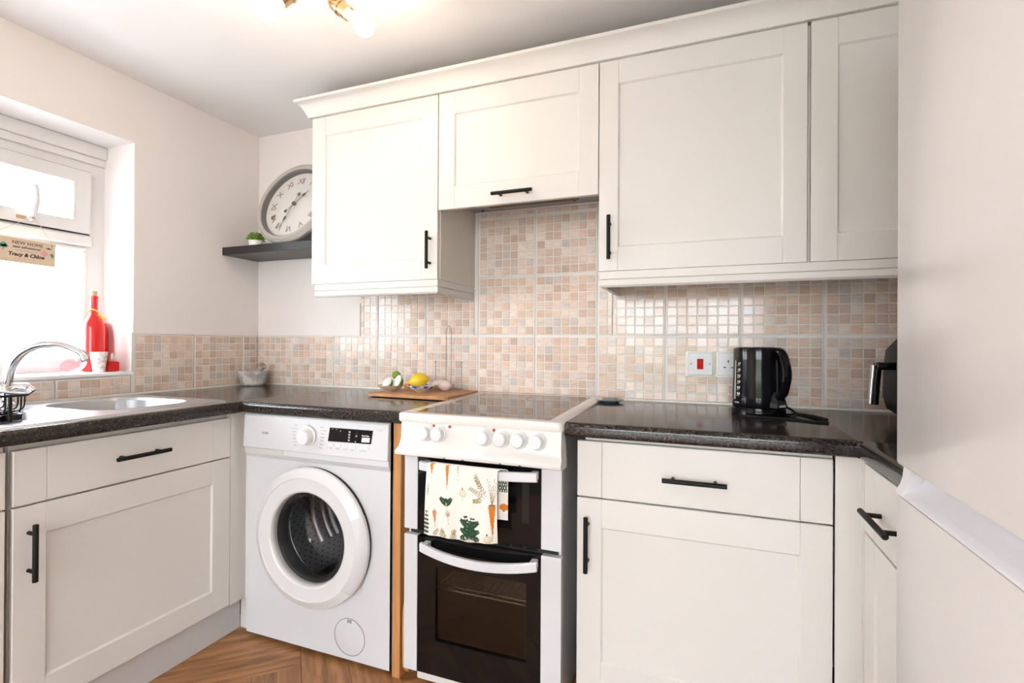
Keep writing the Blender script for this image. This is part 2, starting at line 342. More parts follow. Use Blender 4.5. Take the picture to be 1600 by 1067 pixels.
# patio window behind the camera (its light and its reflection in the tiles)
wd2 = thing('window_2', 'white framed patio window behind the camera', None, (1.9, RY, PZ0), kind='structure')
q = B(); fw = 0.06
q.mesh(flat([[(PX0, PZ0), (PX1, PZ0), (PX1, PZ1), (PX0, PZ1)]] + [[(a0, PZ0 + fw), (a1, PZ0 + fw), (a1, PZ1 - fw), (a0, PZ1 - fw)] for a0, a1 in ((0.96, 1.88), (1.98, 2.89))], 0.07), frame((0, RY - 0.08, 0), (1, 0, 0), (0, 0, 1))).done('window_frame', 'upvc', wd2, 0)
for a0, a1 in ((0.955, 1.885), (1.975, 2.895)): B().box(a0, a1, RY - 0.117, RY - 0.113, PZ0 + fw - .005, PZ1 - fw + .005).done('pane', 'glass', wd2, 0)

# ------------------------------------------------------------------ splashback tiles
X1, TH, TV, JZ = 0.2364, 0.2574, 0.2490, 1.1432
BASE = [(0.63, 0.48, 0.385), (0.66, 0.53, 0.44), (0.68, 0.57, 0.49), (0.64, 0.555, 0.485), (0.59, 0.455, 0.37), (0.56, 0.50, 0.46), (0.69, 0.59, 0.51), (0.62, 0.475, 0.37), (0.54, 0.415, 0.33)]
def chip_col():
    c = random.choice(BASE); v = random.uniform(1.02, 1.20); return (c[0] * v, c[1] * v, c[2] * v, 1)
CW, CH, CG = TH / 7 - 0.0018, TV / 7 - 0.0016, 0.0036      # mosaic pitch and gap
def chip_geo(bm, cx_, cz_, w_, h_, mapf, lay=None, col=None):
    e = 0.0011; y0, y1 = 0.0055, 0.0076
    pts = [mapf(cx_ + sx * w_ / 2, y0, cz_ + sz * h_ / 2) for sx, sz in ((-1, -1), (1, -1), (1, 1), (-1, 1))]
    top = [mapf(cx_ + sx * (w_ / 2 - e), y1, cz_ + sz * (h_ / 2 - e)) for sx, sz in ((-1, -1), (1, -1), (1, 1), (-1, 1))]
    a = [bm.verts.new(p) for p in pts]; t = [bm.verts.new(p) for p in top]
    fs = [bm.faces.new(t)] + [bm.faces.new((a[i], a[(i + 1) % 4], t[(i + 1) % 4], t[i])) for i in range(4)]
    if lay is not None:
        for f in fs:
            for lo in f.loops: lo[lay] = col
chip_cache = {}
def tile(wall, x0, x1, z0, z1, clip, mapf, single):
    """one ceramic tile of 7 x 7 glazed mosaic squares; clip=(xa,xb,za,zb) is the cut edge"""
    xa, xb, za, zb = max(x0, clip[0]), min(x1, clip[1]), max(z0, clip[2]), min(z1, clip[3])
    if xb - xa < 0.012 or zb - za < 0.008: return
    g = 0.0022
    q = B(); L = [[mapf(x, y, z) for x, z in ((xa + g, za + g), (xb - g, za + g), (xb - g, zb - g), (xa + g, zb - g))] for y in (-0.001, 0.0050)]
    L.append([mapf(x, 0.0058, z) for x, z in ((xa + g + .001, za + g + .001), (xb - g - .001, za + g + .001), (xb - g - .001, zb - g - .001), (xa + g + .001, zb - g - .001))])
    t = q.loft(L, True, True).done('splashback_tile', 'grout', wall, 0)
    bm = bmesh.new(); lay = bm.loops.layers.float_color.new('Col') if not single else None
    mx = (x1 - x0 - 7 * CW) / 2; mz = (z1 - z0 - 7 * CH) / 2; k = 0
    for i in range(7):
        for j in range(7):
            a0, a1 = x0 + mx + i * CW + CG / 2, x0 + mx + (i + 1) * CW - CG / 2; b0, b1 = z0 + mz + j * CH + CG / 2, z0 + mz + (j + 1) * CH - CG / 2
            a0, a1, b0, b1 = max(a0, xa + .003), min(a1, xb - .003), max(b0, za + .003), min(b1, zb - .003)
            if a1 - a0 < 0.005 or b1 - b0 < 0.004: continue
            c = chip_col(); k += 1
            if single:
                key = (round(a1 - a0, 5), round(b1 - b0, 5))
                if key not in chip_cache:
                    b2 = bmesh.new(); chip_geo(b2, 0, 0, key[0], key[1], lambda x, y, z: Vector((x, -y, z))); bmesh.ops.recalc_face_normals(b2, faces=b2.faces)
                    mm = bpy.data.meshes.new('mosaic_piece'); b2.to_mesh(mm); b2.free(); mm.materials.append(M['chip_obj']); chip_cache[key] = mm
                o = bpy.data.objects.new('mosaic_piece', chip_cache[key]); COL.objects.link(o); o.parent = t
                o.location = Vector(((a0 + a1) / 2, 0, (b0 + b1) / 2)) - base_of(t); o.color = c
            else: chip_geo(bm, (a0 + a1) / 2, (b0 + b1) / 2, a1 - a0, b1 - b0, mapf, lay, c)
    if not single and k:
        bmesh.ops.recalc_face_normals(bm, faces=bm.faces); mm = bpy.data.meshes.new('mosaic_sheet'); bm.to_mesh(mm); mm.materials.append(M['chip_col'])
        o = link('mosaic_sheet', mm, t); o['kind'] = 'stuff'
    bm.free()
mb = lambda x, y, z: Vector((x, -y, z)); ml = lambda a, d, z: Vector((d, a, z))
for c in range(-1, 10):
    for rw in range(4):
        xa, xb = X1 + c * TH, X1 + (c + 1) * TH; za, zb = JZ + (rw - 1) * TV, JZ + rw * TV
        if rw == 0: clip = (0.008, 2.81, 0.9015, 9)
        elif rw == 1: clip = (0.651, 2.81, 0, 9) if not (2 <= c) else (0.651, 2.81, 0, 9)
        else: clip = (1.252, 1.842, 0, 1.668)
        if rw == 1: clip = (0.651, 2.81, 0, 9)
        # behind the wall cupboards the tiling stops at their underside, except in the hood bay
        if rw == 1 and (xb < 1.252 or xa > 1.842): clip = (0.651, 2.81, 0, 1.347)
        if rw == 1 and xa < 1.252 < xb: tile(wb, xa, xb, za, zb, (xa, 1.249, 0, 1.347), mb, False); clip = (1.252, 2.81, 0, 9)
        if rw == 1 and xa < 1.842 < xb: tile(wb, xa, xb, za, zb, (1.8435, 2.81, 0, 1.347), mb, c >= 6 and c <= 8); clip = (xa, 1.842, 0, 9)
        tile(wb, xa, xb, za, zb, clip, mb, 6 <= c <= 8 and rw < 2)
for c in range(0, 3):      # left wall, from the corner to the window
    tile(wl_, -0.0972 - c * TH, -0.0972 - (c - 1) * TH, JZ - TV, JZ, (-0.6095, -0.008, 0.9015, 9), ml, False)
for c in range(0, 5):      # under the window sill
    tile(wl_, -0.876 - c * TH, -0.876 - (c - 1) * TH, JZ - TV, JZ, (-1.9, -0.6225, 0.9015, 0.972), ml, False)
q = B()      # sealant bead and tile top trim
q.prism([(0, .8955), (-.011, .8955), (-.009, .902), (0, .9045)], 'x', 0.0, 2.9)
q.prism([(0, .8955), (.011, .8955), (.009, .902), (0, .9045)], 'y', -1.9, -0.0)
q.box(0.0, 0.648, -0.0075, 0, JZ - .001, JZ + .004)
q.box(0.0, 0.0075, -0.62, 0, JZ - .001, JZ + .004)
q.box(0.645, 0.6505, -0.0075, 0, JZ, 1.297)
q.box(0.0, 0.0078, -0.6225, -0.6095, 0.9045, JZ + .004)
q.done('trim_2', 'seal')['kind'] = 'structure'; bpy.data.objects['trim_2']['label'] = 'white sealant and trim along the edges of the mosaic tiles'

# ------------------------------------------------------------------ window on the left
wd = thing('window_1', 'white plastic framed kitchen window over the sink', None, (-0.22, -1.2, WZ0), kind='structure')
FX = -0.19; MU = -1.13
yr = -0.612; frameY = [(MU + 0.04, yr - 0.068), (WY0 + .06, MU - 0.04)]
holes = []
for a0, a1 in frameY:
    holes.append([(a0, 1.545), (a1 + .012, 1.545), (a1 + .012, 1.803), (a0, 1.803)]); holes.append([(a0, 1.03), (a1, 1.03), (a1, 1.489), (a0, 1.489)])
q = B().mesh(flat([[(WY0, .974), (yr, .974), (yr, WZ1), (WY0, WZ1)]] + holes, 0.07), frame((FX - 0.07, 0, 0), (0, 1, 0), (0, 0, 1)))
q.done('window_frame', 'upvc', wd, 0)
q = B()      # stepped head moulding and glazing beads
q.box(FX, FX + 0.022, WY0, yr, 1.868, WZ1 - .001, .003); q.box(FX, FX + 0.012, WY0, yr, 1.838, 1.868, .003)
for a0, a1 in frameY:
    for (b0, b1, c0, c1) in ((a0 - .004, a1 + .004, 1.028, 1.042), (a0 - .004, a1 + .004, 1.476, 1.491), (a0 - .004, a0 + .012, 1.042, 1.476), (a1 - .012, a1 + .004, 1.042, 1.476)):
        q.box(FX - .03, FX + .006, b0, b1, c0, c1, .003)
    q.box(FX, FX + 0.016, a0 - .02, a1 + .02, 1.497, 1.538, .005)
q.done('window_bead', 'upvc', wd, 0)
for k, (a0, a1) in enumerate(frameY):
    a1 += .012
    s_ = B().mesh(flat([[(a0 + .003, 1.548), (a1 - .003, 1.548), (a1 - .003, 1.800), (a0 + .003, 1.800)], [(a0 + .06, 1.596), (a1 - .062, 1.596), (a1 - .062, 1.748), (a0 + .06, 1.748)]], 0.05), frame((FX - 0.035, 0, 0), (0, 1, 0), (0, 0, 1))).done('window_sash', 'upvc', wd, 0)
    q = B(); g_ = [(a0 - .001, 1.544), (a1 + .001, 1.544), (a1 + .001, 1.804), (a0 - .001, 1.804)]; q.mesh(flat([g_, [(a0 + .004, 1.549), (a1 - .004, 1.549), (a1 - .004, 1.799), (a0 + .004, 1.799)]], .004), frame((FX + .0005, 0, 0), (0, 1, 0), (0, 0, 1))); q.done('gasket', 'dark', s_, 0)
    q = B()      # sloped glazing bead inside the sash
    o_ = [(FX + .010, a0 + .052, 1.588), (FX + .010, a1 - .054, 1.588), (FX + .010, a1 - .054, 1.756), (FX + .010, a0 + .052, 1.756)]
    i_ = [(FX - .02, a0 + .07, 1.604), (FX - .02, a1 - .072, 1.604), (FX - .02, a1 - .072, 1.740), (FX - .02, a0 + .07, 1.740)]
    q.loft([[(FX + .016, p[1], p[2]) for p in o_], o_, i_]).done('sash_bead', 'upvc', s_, 0)
    B().box(FX - .024, FX - .020, a0 + .058, a1 - .06, 1.594, 1.75).done('pane', 'glass', wd, 0)
    B().box(FX - .034, FX - .030, a0 - .005, a1 - .007, 1.025, 1.494).done('pane', 'glass', wd, 0)
q = B().box(FX - .0, FX + .2, WY0, WY1 , .974, .9895, .004).done('window_sill', 'sill', wd)
# handle of the opening light
hx = -0.165; hy = -0.872
q = B(); q.box(FX + .016, hx + .002, hy - .045, hy + .025, 1.556, 1.574, .004, 2); q.cyl((hx, hy, 1.567), (hx + .022, hy, 1.567), .010, .009)
q.tube(spline([(hx + .012, hy, 1.567), (hx + .028, hy + .001, 1.60), (hx + .030, hy + .006, 1.64), (hx + .024, hy + .004, 1.69)]), [.0105] * 12 + [.0095] * 7, 10)
q.done('window_handle', 'whiteplastic', wd)
B().box(hx + .002, hx + .0035, hy - .043, hy - .012, 1.559, 1.571, .001).cyl((hx + .021, hy, 1.567), (hx + .0245, hy, 1.567), .0045).done('handle_plate', 'brass', wd)

# ------------------------------------------------------------------ cabinet fronts
def face_map(d, plane):
    if d == '-y': return lambda a, t, z: Vector((a, plane - t, z))
    if d == '+x': return lambda a, t, z: Vector((plane + t, a, z))
    return lambda a, t, z: Vector((plane - t, a, z))
def mbox(q, f, a0, a1, t0, t1, z0, z1, bev):
    p, r_ = f(a0, t0, z0), f(a1, t1, z1)
    q.box(min(p.x, r_.x), max(p.x, r_.x), min(p.y, r_.y), max(p.y, r_.y), min(p.z, r_.z), max(p.z, r_.z), bev)
def front(root, name, d, plane, a0, a1, z0, z1, panel=True, st=0.068, rl=0.078, T=0.020):
    """shaker front: stiles and rails with a fine joint line, recessed bevelled centre panel"""
    f = face_map(d, plane); q = B(); bv = 0.0011
    mbox(q, f, a0, a0 + st, 0.0005, T, z0, z1, bv); mbox(q, f, a1 - st, a1, 0.0005, T, z0, z1, bv)
    if panel:
        mbox(q, f, a0 + st, a1 - st, 0.0005, T, z0, z0 + rl, bv); mbox(q, f, a0 + st, a1 - st, 0.0005, T, z1 - rl, z1, bv)
        c = [(a0 + st, z0 + rl), (a1 - st, z0 + rl), (a1 - st, z1 - rl), (a0 + st, z1 - rl)]
        def ins(k, t): return [f(a + (k if a < (a0 + a1) / 2 else -k), t, z + (k if z < (z0 + z1) / 2 else -k)) for a, z in c]
        q.loft([ins(0, T - .0012), ins(.004, T - .0058), ins(.009, T - .0062)], False, True)
    else: mbox(q, f, a0 + st, a1 - st, 0.0005, T, z0, z1, bv)
    return q.done(name, 'cream', root)
def pull(door, p0, p1, out):
    """black bar handle on two posts; p0, p1 the ends on the door face"""
    p0, p1, out = Vector(p0), Vector(p1), Vector(out); q = B(); o = out * 0.030; dd = (p1 - p0)
    q.cyl(p0 + o, p1 + o, 0.0062, n=14, bev=.0008)
    for t in (0.17, 0.83): q.cyl(p0 + dd * t, p0 + dd * t + out * .0265, 0.0048, n=10)
    return q.done('handle', 'black', door)
def carcass(root, x0, x1, y0, y1, z0, z1, m='cream_in'): return B().box(x0, x1, y0, y1, z0, z1, .0006).done('carcass', m, root)

# wall cupboards
YD = -0.305
ZB, ZT = 1.3505, 2.0384
c1 = thing('wall_cabinet', 'cream shaker wall cupboard beside the clock, leftmost, with vertical handle', 'cabinet', (0.95, -0.16, ZB), 'wall cupboards')
carcass(c1, 0.653, 1.2465, YD, -0.0005, ZB, ZT)
d = front(c1, 'door', '-y', YD, 0.6515, 1.2440, ZB, ZT); pull(d, (1.2145, YD - .02, 1.387), (1.2145, YD - .02, 1.526), (0, -1, 0))
c2 = thing('hood_cabinet', 'short cream cupboard over the hob hiding the extractor, horizontal handle', 'cabinet', (1.55, -0.16, 1.606), 'wall cupboards')
carcass(c2, 1.2475, 1.8445, YD, -0.0005, 1.69, ZT)
d = front(c2, 'door', '-y', YD, 1.2475, 1.8450, 1.606, ZT, True, 0.066, 0.082); pull(d, (1.473, YD - .02, 1.637), (1.624, YD - .02, 1.637), (0, -1, 0))
q = B().box(1.2490, 1.8440, -0.300, -0.010, 1.672, 1.6895, .002)
q.done('hood_panel', 'hoodmetal', c2)
q = B().box(1.35, 1.72, -0.20, -0.07, 1.667, 1.672, .001)
for k in range(9): q.box(1.36, 1.71, -0.195 + k * .0135, -0.190 + k * .0135, 1.6655, 1.667)
q.done('grille', 'hoodgrille', c2, 0)
for a, b_ in ((1.27, -.285), (1.285, -.28), (1.30, -.04), (1.81, -.28), (1.70, -.06)): B().cyl((a, b_, 1.672), (a, b_, 1.668), .006, n=10).done('screw', 'inkdark', c2)
c3 = thing('wall_cabinet', 'wide cream shaker wall cupboard above the kettle, handle at its lower left', 'cabinet', (2.15, -0.16, ZB), 'wall cupboards')
carcass(c3, 1.8470, 2.4490, YD, -0.0005, ZB, ZT)
d = front(c3, 'door', '-y', YD, 1.8480, 2.4470, ZB, ZT, True, 0.062, 0.078); pull(d, (1.8845, YD - .02, 1.385), (1.8845, YD - .02, 1.527), (0, -1, 0))
c4 = thing('wall_cabinet', 'narrow cream wall cupboard half hidden by the fridge at the right', 'cabinet', (2.75, -0.16, ZB), 'wall cupboards')
carcass(c4, 2.4510, 3.09, YD, -0.0005, ZB, ZT)
front(c4, 'door', '-y', YD, 2.4560, 3.05, ZB, ZT, True, 0.066, 0.078)
# cornice with a return on its left end
def corn_prof(o): return [(0.0, 2.0390), (-.012, 2.0390), (-.014, 2.046), (-.018, 2.052), (-.022, 2.064), (-.031, 2.078), (-.044, 2.089), (-.052, 2.093), (-.052, 2.104), (0.0, 2.104)]
cn = B(); L0, L1, L2 = [], [], []
for a, z in corn_prof(0):
    L0.append((3.09, YD - .020 + a, z)); L1.append((0.6515 + a, YD - .020 + a, z)); L2.append((0.6515 + a, -0.001, z))
cn.loft([L0, L1, L2], True, True)
tag(cn.done('cornice', 'cream', None, 50), 'cream moulded cornice running along the tops of the wall cupboards', 'cornice')
def light_rail(x0, x1, left, right, label):
    pr = [(-.004, ZB - .0008), (-.004, ZB - .025), (0.000, ZB - .027), (-.004, ZB - .029), (-.006, ZB - .046), (-.001, ZB - .0525), (.014, ZB - .0525), (.014, ZB - .0008)]
    q = B(); yb = -0.318
    loops = []
    if left: loops.append([(x0 + a, -0.009, z) for a, z in pr])
    loops.append([(x0 + (a if left else 0), yb + a, z) for a, z in pr]); loops.append([(x1 - (a if right else 0), yb + a, z) for a, z in pr])
    if right: loops.append([(x1 - a, -0.009, z) for a, z in pr])
    return tag(q.loft(loops, True, True).done('light_rail', 'cream', None, 20), label, 'trim rail', 'light rails under the wall cupboards')
light_rail(0.668, 1.2405, False, True, 'cream grooved light rail under the leftmost wall cupboard')
light_rail(1.8555, 3.08, True, False, 'long cream grooved light rail above the kettle and sockets')

# base cupboards, left run (faces +x)
XF = 0.56
b1 = thing('base_cabinet', 'cream sink cupboard with drawer front and door left of the washing machine', 'cabinet', (0.3, -0.94, FLOOR), 'base cupboards')
carcass(b1, 0.05, XF, -1.249, -0.642, 0.16, 0.690); B().box(0.545, XF, -1.249, -0.642, 0.69, 0.855).done('front_rail', 'cream_in', b1)
d = front(b1, 'drawer', '+x', XF, -1.2475, -0.6405, 0.699, 0.838, False); pull(d, (.58, -1.030, .7725), (.58, -.8755, .7725), (1, 0, 0))
d = front(b1, 'door', '+x', XF, -1.2475, -0.6405, 0.164, 0.694); pull(d, (.58, -1.2165, .507), (.58, -1.2165, .651), (1, 0, 0))
b2 = thing('base_cabinet', 'cream base cupboard cut off at the left edge of the picture', 'cabinet', (0.3, -1.56, FLOOR), 'base cupboards')
carcass(b2, 0.05, XF, -1.862, -1.2595, 0.16, 0.690); B().box(0.545, XF, -1.862, -1.2595, 0.69, 0.855).done('front_rail', 'cream_in', b2)
d = front(b2, 'drawer', '+x', XF, -1.860, -1.2625, 0.699, 0.838, False); pull(d, (.58, -1.64, .7725), (.58, -1.485, .7725), (1, 0, 0))
front(b2, 'door', '+x', XF, -1.860, -1.2625, 0.164, 0.694)
q = B().box(0.545, 0.579, -0.6385, -0.572, 0.16, 0.853, .001).box(0.579, 0.6045, -0.5735, -0.560, 0.16, 0.853, .001)
tag(q.done('corner_post', 'cream'), 'cream filler post in the corner beside the washing machine', 'cabinet post')
tag(B().box(0.525, 0.540, -1.862, -0.560, FLOOR, 0.158, .001).box(0.540, 0.602, -0.5585, -0.5435, FLOOR, 0.158, .001).done('plinth', 'kick'), 'grey white plinth board along the floor under the sink cupboards', 'plinth')
# base cupboards, right of the cooker (faces -y) and right run (faces -x)
YB = -0.5725
b3 = thing('base_cabinet', 'cream base cupboard with drawer right of the cooker', 'cabinet', (2.15, -0.3, FLOOR), 'base cupboards')
carcass(b3, 1.862, 2.460, YB, -0.02, 0.16, 0.853)
d = front(b3, 'drawer', '-y', YB, 1.8440, 2.4575, 0.690, 0.8435, False); pull(d, (2.0725, YB - .02, .762), (2.227, YB - .02, .762), (0, -1, 0))
d = front(b3, 'door', '-y', YB, 1.8440, 2.4575, 0.160, 0.6855); pull(d, (1.8745, YB - .02, .490), (1.8745, YB - .02, .641), (0, -1, 0))
tag(B().prism([(2.4600, -.6005), (2.5125, -.6005), (2.5125, -.6175), (2.5325, -.6175), (2.5325, -.578), (2.4630, -.578), (2.4630, -.5905)], 'z', 0.16, 0.853).done('corner_post', 'cream'), 'cream filler post in the inside corner right of the base cupboards', 'cabinet post')
b4 = thing('base_cabinet', 'narrow cream drawer cupboard tucked beside the fridge', 'cabinet', (2.8, -0.78, FLOOR), 'base cupboards')
carcass(b4, 2.535, 3.09, -0.950, -0.622, 0.16, 0.853)
d = front(b4, 'drawer', '-x', 2.533, -0.9485, -0.6185, 0.694, 0.846, False); pull(d, (2.513, -0.862, .762), (2.513, -.706, .762), (-1, 0, 0))
front(b4, 'door', '-x', 2.533, -0.9485, -0.6185, 0.164, 0.689)
tag(B().box(1.865, 2.58, -0.545, -0.530, FLOOR, 0.158, .001).box(2.58, 2.595, -0.95, -0.530, FLOOR, 0.158, .001).done('plinth', 'kick'), 'grey white plinth board under the cupboards right of the cooker', 'plinth')
tag(B().box(1.2375, 1.2660, -0.590, -0.02, FLOOR, 0.8530, .001).done('divider_board', 'pale_wood'), 'orange brown wooden end panel between washing machine and cooker', 'board')
q = B(); pts = rrect(-0.585, -0.20, FLOOR + .002, 0.300, 0.05)
q.prism(pts, 'x', 1.2725, 1.2905); tag(q.done('tray_board', 'pale_wood'), 'wooden board with rounded corner standing in the gap beside the cooker', 'board')

# worktops: front edge rounded
def edge_prof(t0, t1, zt, zb):      # (distance, z) from the back t0 to the front t1
    s = 1 if t1 > t0 else -1; r = 0.014
    p = [(t0, zb), (t0, zt)]
    for i in range(6):
        a = PI / 2 * i / 5; p.append((t1 - s * r + s * r * math.sin(a), zt - r + r * math.cos(a)))
    for i in range(4):
        a = PI / 2 * i / 3; p.append((t1 - s * .008 + s * .008 * math.cos(a), zb + .008 - .008 * math.sin(a)))
    return p
ZW = 0.8560
SX0, SX1, SY0, SY1 = 0.085, 0.545, -1.75, -0.675     # sink cut-out
wt = thing('worktop', 'dark speckled worktop around the sink on the left', 'worktop', (0.3, -1.2, TOP), 'worktops')
q = B()
q.prism(edge_prof(SX1, 0.612, TOP, ZW), 'y', -1.87, -0.6195)
q.box(SX1, 0.598, -0.6195, -0.605, ZW, TOP)
q.box(0.0005, SX0, -1.87, -0.605, ZW, TOP).box(SX0, SX1, SY1, -0.605, ZW, TOP).box(SX0, SX1, -1.87, SY0, ZW, TOP)
q.box(0.0005, 0.598, -0.605, -0.0005, ZW, TOP)
q.done('slab', 'worktop', wt)
wt2 = B().prism(edge_prof(-0.0005, -0.619, TOP, ZW), 'x', 0.6000, 1.2865)
tag(wt2.done('worktop', 'worktop'), 'dark speckled worktop over the washing machine', 'worktop', 'worktops')
tag(B().box(0.5985, 0.5999, -0.603, -0.012, ZW + .01, TOP + .0006).done('joint_strip', 'silver'), 'thin metal joint strip between the two left worktops', 'trim strip')
wt3 = thing('worktop', 'dark speckled worktop under the kettle right of the cooker', 'worktop', (2.3, -0.4, TOP), 'worktops')
B().prism(edge_prof(-0.0005, -0.619, TOP, ZW), 'x', 1.8145, 2.500).box(2.5, 3.09, -0.62, -0.0005, ZW, TOP).done('slab', 'worktop', wt3)
B().prism(edge_prof(3.09, 2.500, TOP, ZW), 'y', -0.952, -0.6195).done('return_slab', 'worktop', wt3)
B().box(1.2868, 1.2885, -0.617, -0.01, ZW, TOP - .001).done('end_strip', 'black', None); tag(bpy.data.objects['end_strip'], 'black edging on the worktop end against the cooker', 'trim strip')

# ------------------------------------------------------------------ sink and tap
sk = thing('sink', 'stainless steel inset sink with a large bowl and a half bowl', 'sink', (0.3, -1.2, TOP))
bowlA = rrect(0.125, 0.490, -1.000, -0.690, 0.10, 7); bowlB = rrect(0.19, 0.512, -1.200, -1.045, 0.06, 7)
outer = rrect(0.060, 0.572, -1.76, -0.645, 0.045, 6)
B().mesh(flat([outer, bowlA, bowlB], 0.0012), Matrix.Translation((0, 0, TOP + .0042))).done('deck', 'steel', sk, 0)
def off(lp, k):
    cx_ = sum(p[0] for p in lp) / len(lp); cy_ = sum(p[1] for p in lp) / len(lp); mx_ = max(abs(p[0] - cx_) for p in lp); my_ = max(abs(p[1] - cy_) for p in lp)
    return [(cx_ + (p[0] - cx_) * (1 + k / mx_), cy_ + (p[1] - cy_) * (1 + k / my_)) for p in lp]
q = B(); q.loft([[(x, y, z) for x, y in off(outer, k)] for k, z in ((.010, TOP + .0002), (.008, TOP + .003), (.003, TOP + .0062), (-.006, TOP + .0056), (-.008, TOP + .005))]); q.done('rim', 'steel', sk)
for lp, dep in ((bowlA, 0.165), (bowlB, 0.11)):
    q = B(); q.loft([[(x, y, z) for x, y in off(lp, k)] for k, z in ((.006, TOP + .0056), (0, TOP + .004), (-.006, TOP - .004), (-.012, TOP - dep + .04), (-.022, TOP - dep + .015), (-.05, TOP - dep))], False, True)
    bw = q.done('bowl', 'bowlsteel', sk)
    cx_, cy_ = (0.31, -0.85) if dep > .15 else (.34, -1.115); B().lathe((cx_, cy_, TOP - dep + .001), (0, 0, 1), [(.001, .0), (.012, 0), (.034, .003), (.042, .001)], 20).done('drain', 'chrome', bw)
q = B()
for k in range(9): q.box(0.14, 0.50, -1.27 - k * .05, -1.258 - k * .05, TOP + .0054, TOP + .008, .001)
q.done('drainer_ridge', 'steel', sk)['kind'] = 'stuff'
tp = thing('tap', 'chrome mixer tap with a swan neck spout over the sink', 'tap', (0.085, -1.045, TOP))
q = B().lathe((0.085, -1.045, TOP + .006), (0, 0, 1), [(.026, 0), (.026, .008), (.020, .014), (.0195, .060), (.017, .066)], 20, True, True); q.done('body', 'chrome', tp)
arc = spline([(0.085, -1.045, TOP + .06), (0.087, -1.043, 1.00), (0.095, -1.035, 1.04), (0.115, -1.018, 1.075), (.145, -.992, 1.097), (.180, -.965, 1.100), (.215, -.942, 1.088), (.243, -.923, 1.070), (.250, -.918, 1.056)], 5)
rs = [.0165 - .0045 * min(1, i / 28) for i in range(len(arc))]
B().tube(arc, rs, 14).done('spout', 'chrome', tp)
B().cyl(arc[-1] + Vector((-.004, -.003, .006)), arc[-1] + Vector((.003, .001, -.009)), .0135, n=16, bev=.001).done('aerator', 'chrome', tp)
q = B().tube(spline([(0.085, -1.045, TOP + .05), (.095, -1.025, TOP + .064), (.112, -1.005, TOP + .062), (.122, -.995, TOP + .050)]), [.016] * 6 + [.0165] * 7 + [.013] * 6, 12); q.done('lever', 'chrome', tp)

# dish rack with drip tray, at the left edge
rk = thing('dish_rack', 'black wire dish rack on the draining board at the left edge', 'dish rack', (0.34, -1.4, TOP + .006))
RXa, RXb, RYa, RYb, RZ = 0.19, 0.500, -1.62, -1.175, 0.9690
q = B(); q.tube([(x, y, RZ) for x, y in rrect(RXa, RXb, RYa, RYb, .02)], .0035, 8, True); q.done('rim', 'black', rk)
q = B(); rb = [(x, y, .926) for x, y in rrect(RXa + .02, RXb - .02, RYa + .02, RYb - .02, .02)]; q.tube(rb, .0025, 6, True); q.done('lower_rim', 'black', rk)
for k in range(14):
    y = RYb - .022 - k * .0315
    B().tube(spline([(RXb, y, RZ), (RXb - .001, y, .938), (RXb - .010, y, .927), (RXb - .03, y, .925), (RXa + .03, y, .925), (RXa + .010, y, .927), (RXa + .001, y, .938), (RXa, y, RZ)], 3), .0020, 6).done('wire', 'black', rk)
for k in range(9):
    x = RXa + .03 + k * .031
    B().tube(spline([(x, RYb, RZ), (x, RYb - .001, .938), (x, RYb - .010, .927), (x, RYb - .03, .925)], 3), .0020, 6).done('wire', 'black', rk)
for x in (RXa + .02, RXb + .001):
    for y in (RYb - .045, RYa + .05): B().box(x - .0035, x + .0035, y - .0035, y + .0035, TOP + .0075, RZ, .0008).done('leg', 'black', rk)
q = B(); q.loft([[(x, y, z) for x, y in rrect(RXa + .03, RXb - .012, RYa + .03, RYb - .008, .012)] for z in (.9035, .9185)], True, False)
q.loft([[(x, y, z) for x, y in rrect(RXa + .03, RXb - .012, RYa + .03, RYb - .008, .012)] for z in (.9185, .9185)] + [[(x, y, z) for x, y in rrect(RXa + .036, RXb - .018, RYa + .036, RYb - .014, .01)] for z in (.9185, .909)], False, True)
q.done('drip_tray', 'blackgloss', rk, 30)

# ------------------------------------------------------------------ washing machine
wm = thing('washing_machine', 'white front loading washing machine under the left worktop', 'washing machine', (0.9175, -0.3, FLOOR))
WX0, WX1, WYF, WZB, WZT = 0.6080, 1.2285, -0.592, 0.052, 0.852
CXW, CZW = 0.921, 0.446
B().mesh(flat([[(WX0, WZB), (WX1, WZB), (WX1, 0.694), (WX0, 0.694)], circ(CXW, CZW, 0.185, 64)], 0.012), frame((0, WYF + .012, 0), (1, 0, 0), (0, 0, 1))).done('front_panel', 'white', wm, 0)
q = B(); q.box(WX0, WX0 + .01, WYF + .0005, -.04, WZB, WZT).box(WX1 - .01, WX1, WYF + .0005, -.04, WZB, WZT).box(WX0 + .01, WX1 - .01, -.05, -.04, WZB, WZT).box(WX0 + .01, WX1 - .01, WYF + .013, -.05, WZT - .012, WZT).box(WX0 + .01, WX1 - .01, WYF + .013, -.05, WZB, WZB + .012)
q.done('casing', 'white', wm, 0)
q = B(); pf = [(-.5795, .694), (-.592, .694), (-.6035, .712), (-.6035, .730), (-.6100, .733), (-.6040, .846), (-.600, .852), (-.57, .852), (-.57, .694)]
q.prism([(y, z) for y, z in pf], 'x', WX0, WX1); q.done('control_panel', 'white', wm, 30)
q = B().box(WX0 + .006, 0.790, -.6050, -.6030, .7085, .7295, .0008); q.done('detergent_drawer', 'grey', wm); bpy.data.objects['detergent_drawer'].data.materials[0] = M['kick']
def wp(x, z, e=0.0): return Vector((x, -.6100 + (z - .733) / .113 * .006 - e, z))
wdir = (wp(0, .8) - wp(0, .75)).normalized()
q = B(); c = wp(0.905, .7905); nrm = Vector((0, -1, -.053)).normalized()
q.lathe(c, nrm, [(.034, 0), (.034, .004), (.031, .006), (.029, .006), (.026, .028), (.023, .031), (.001, .031)], 36); dl = q.done('dial', 'whiteplastic', wm)
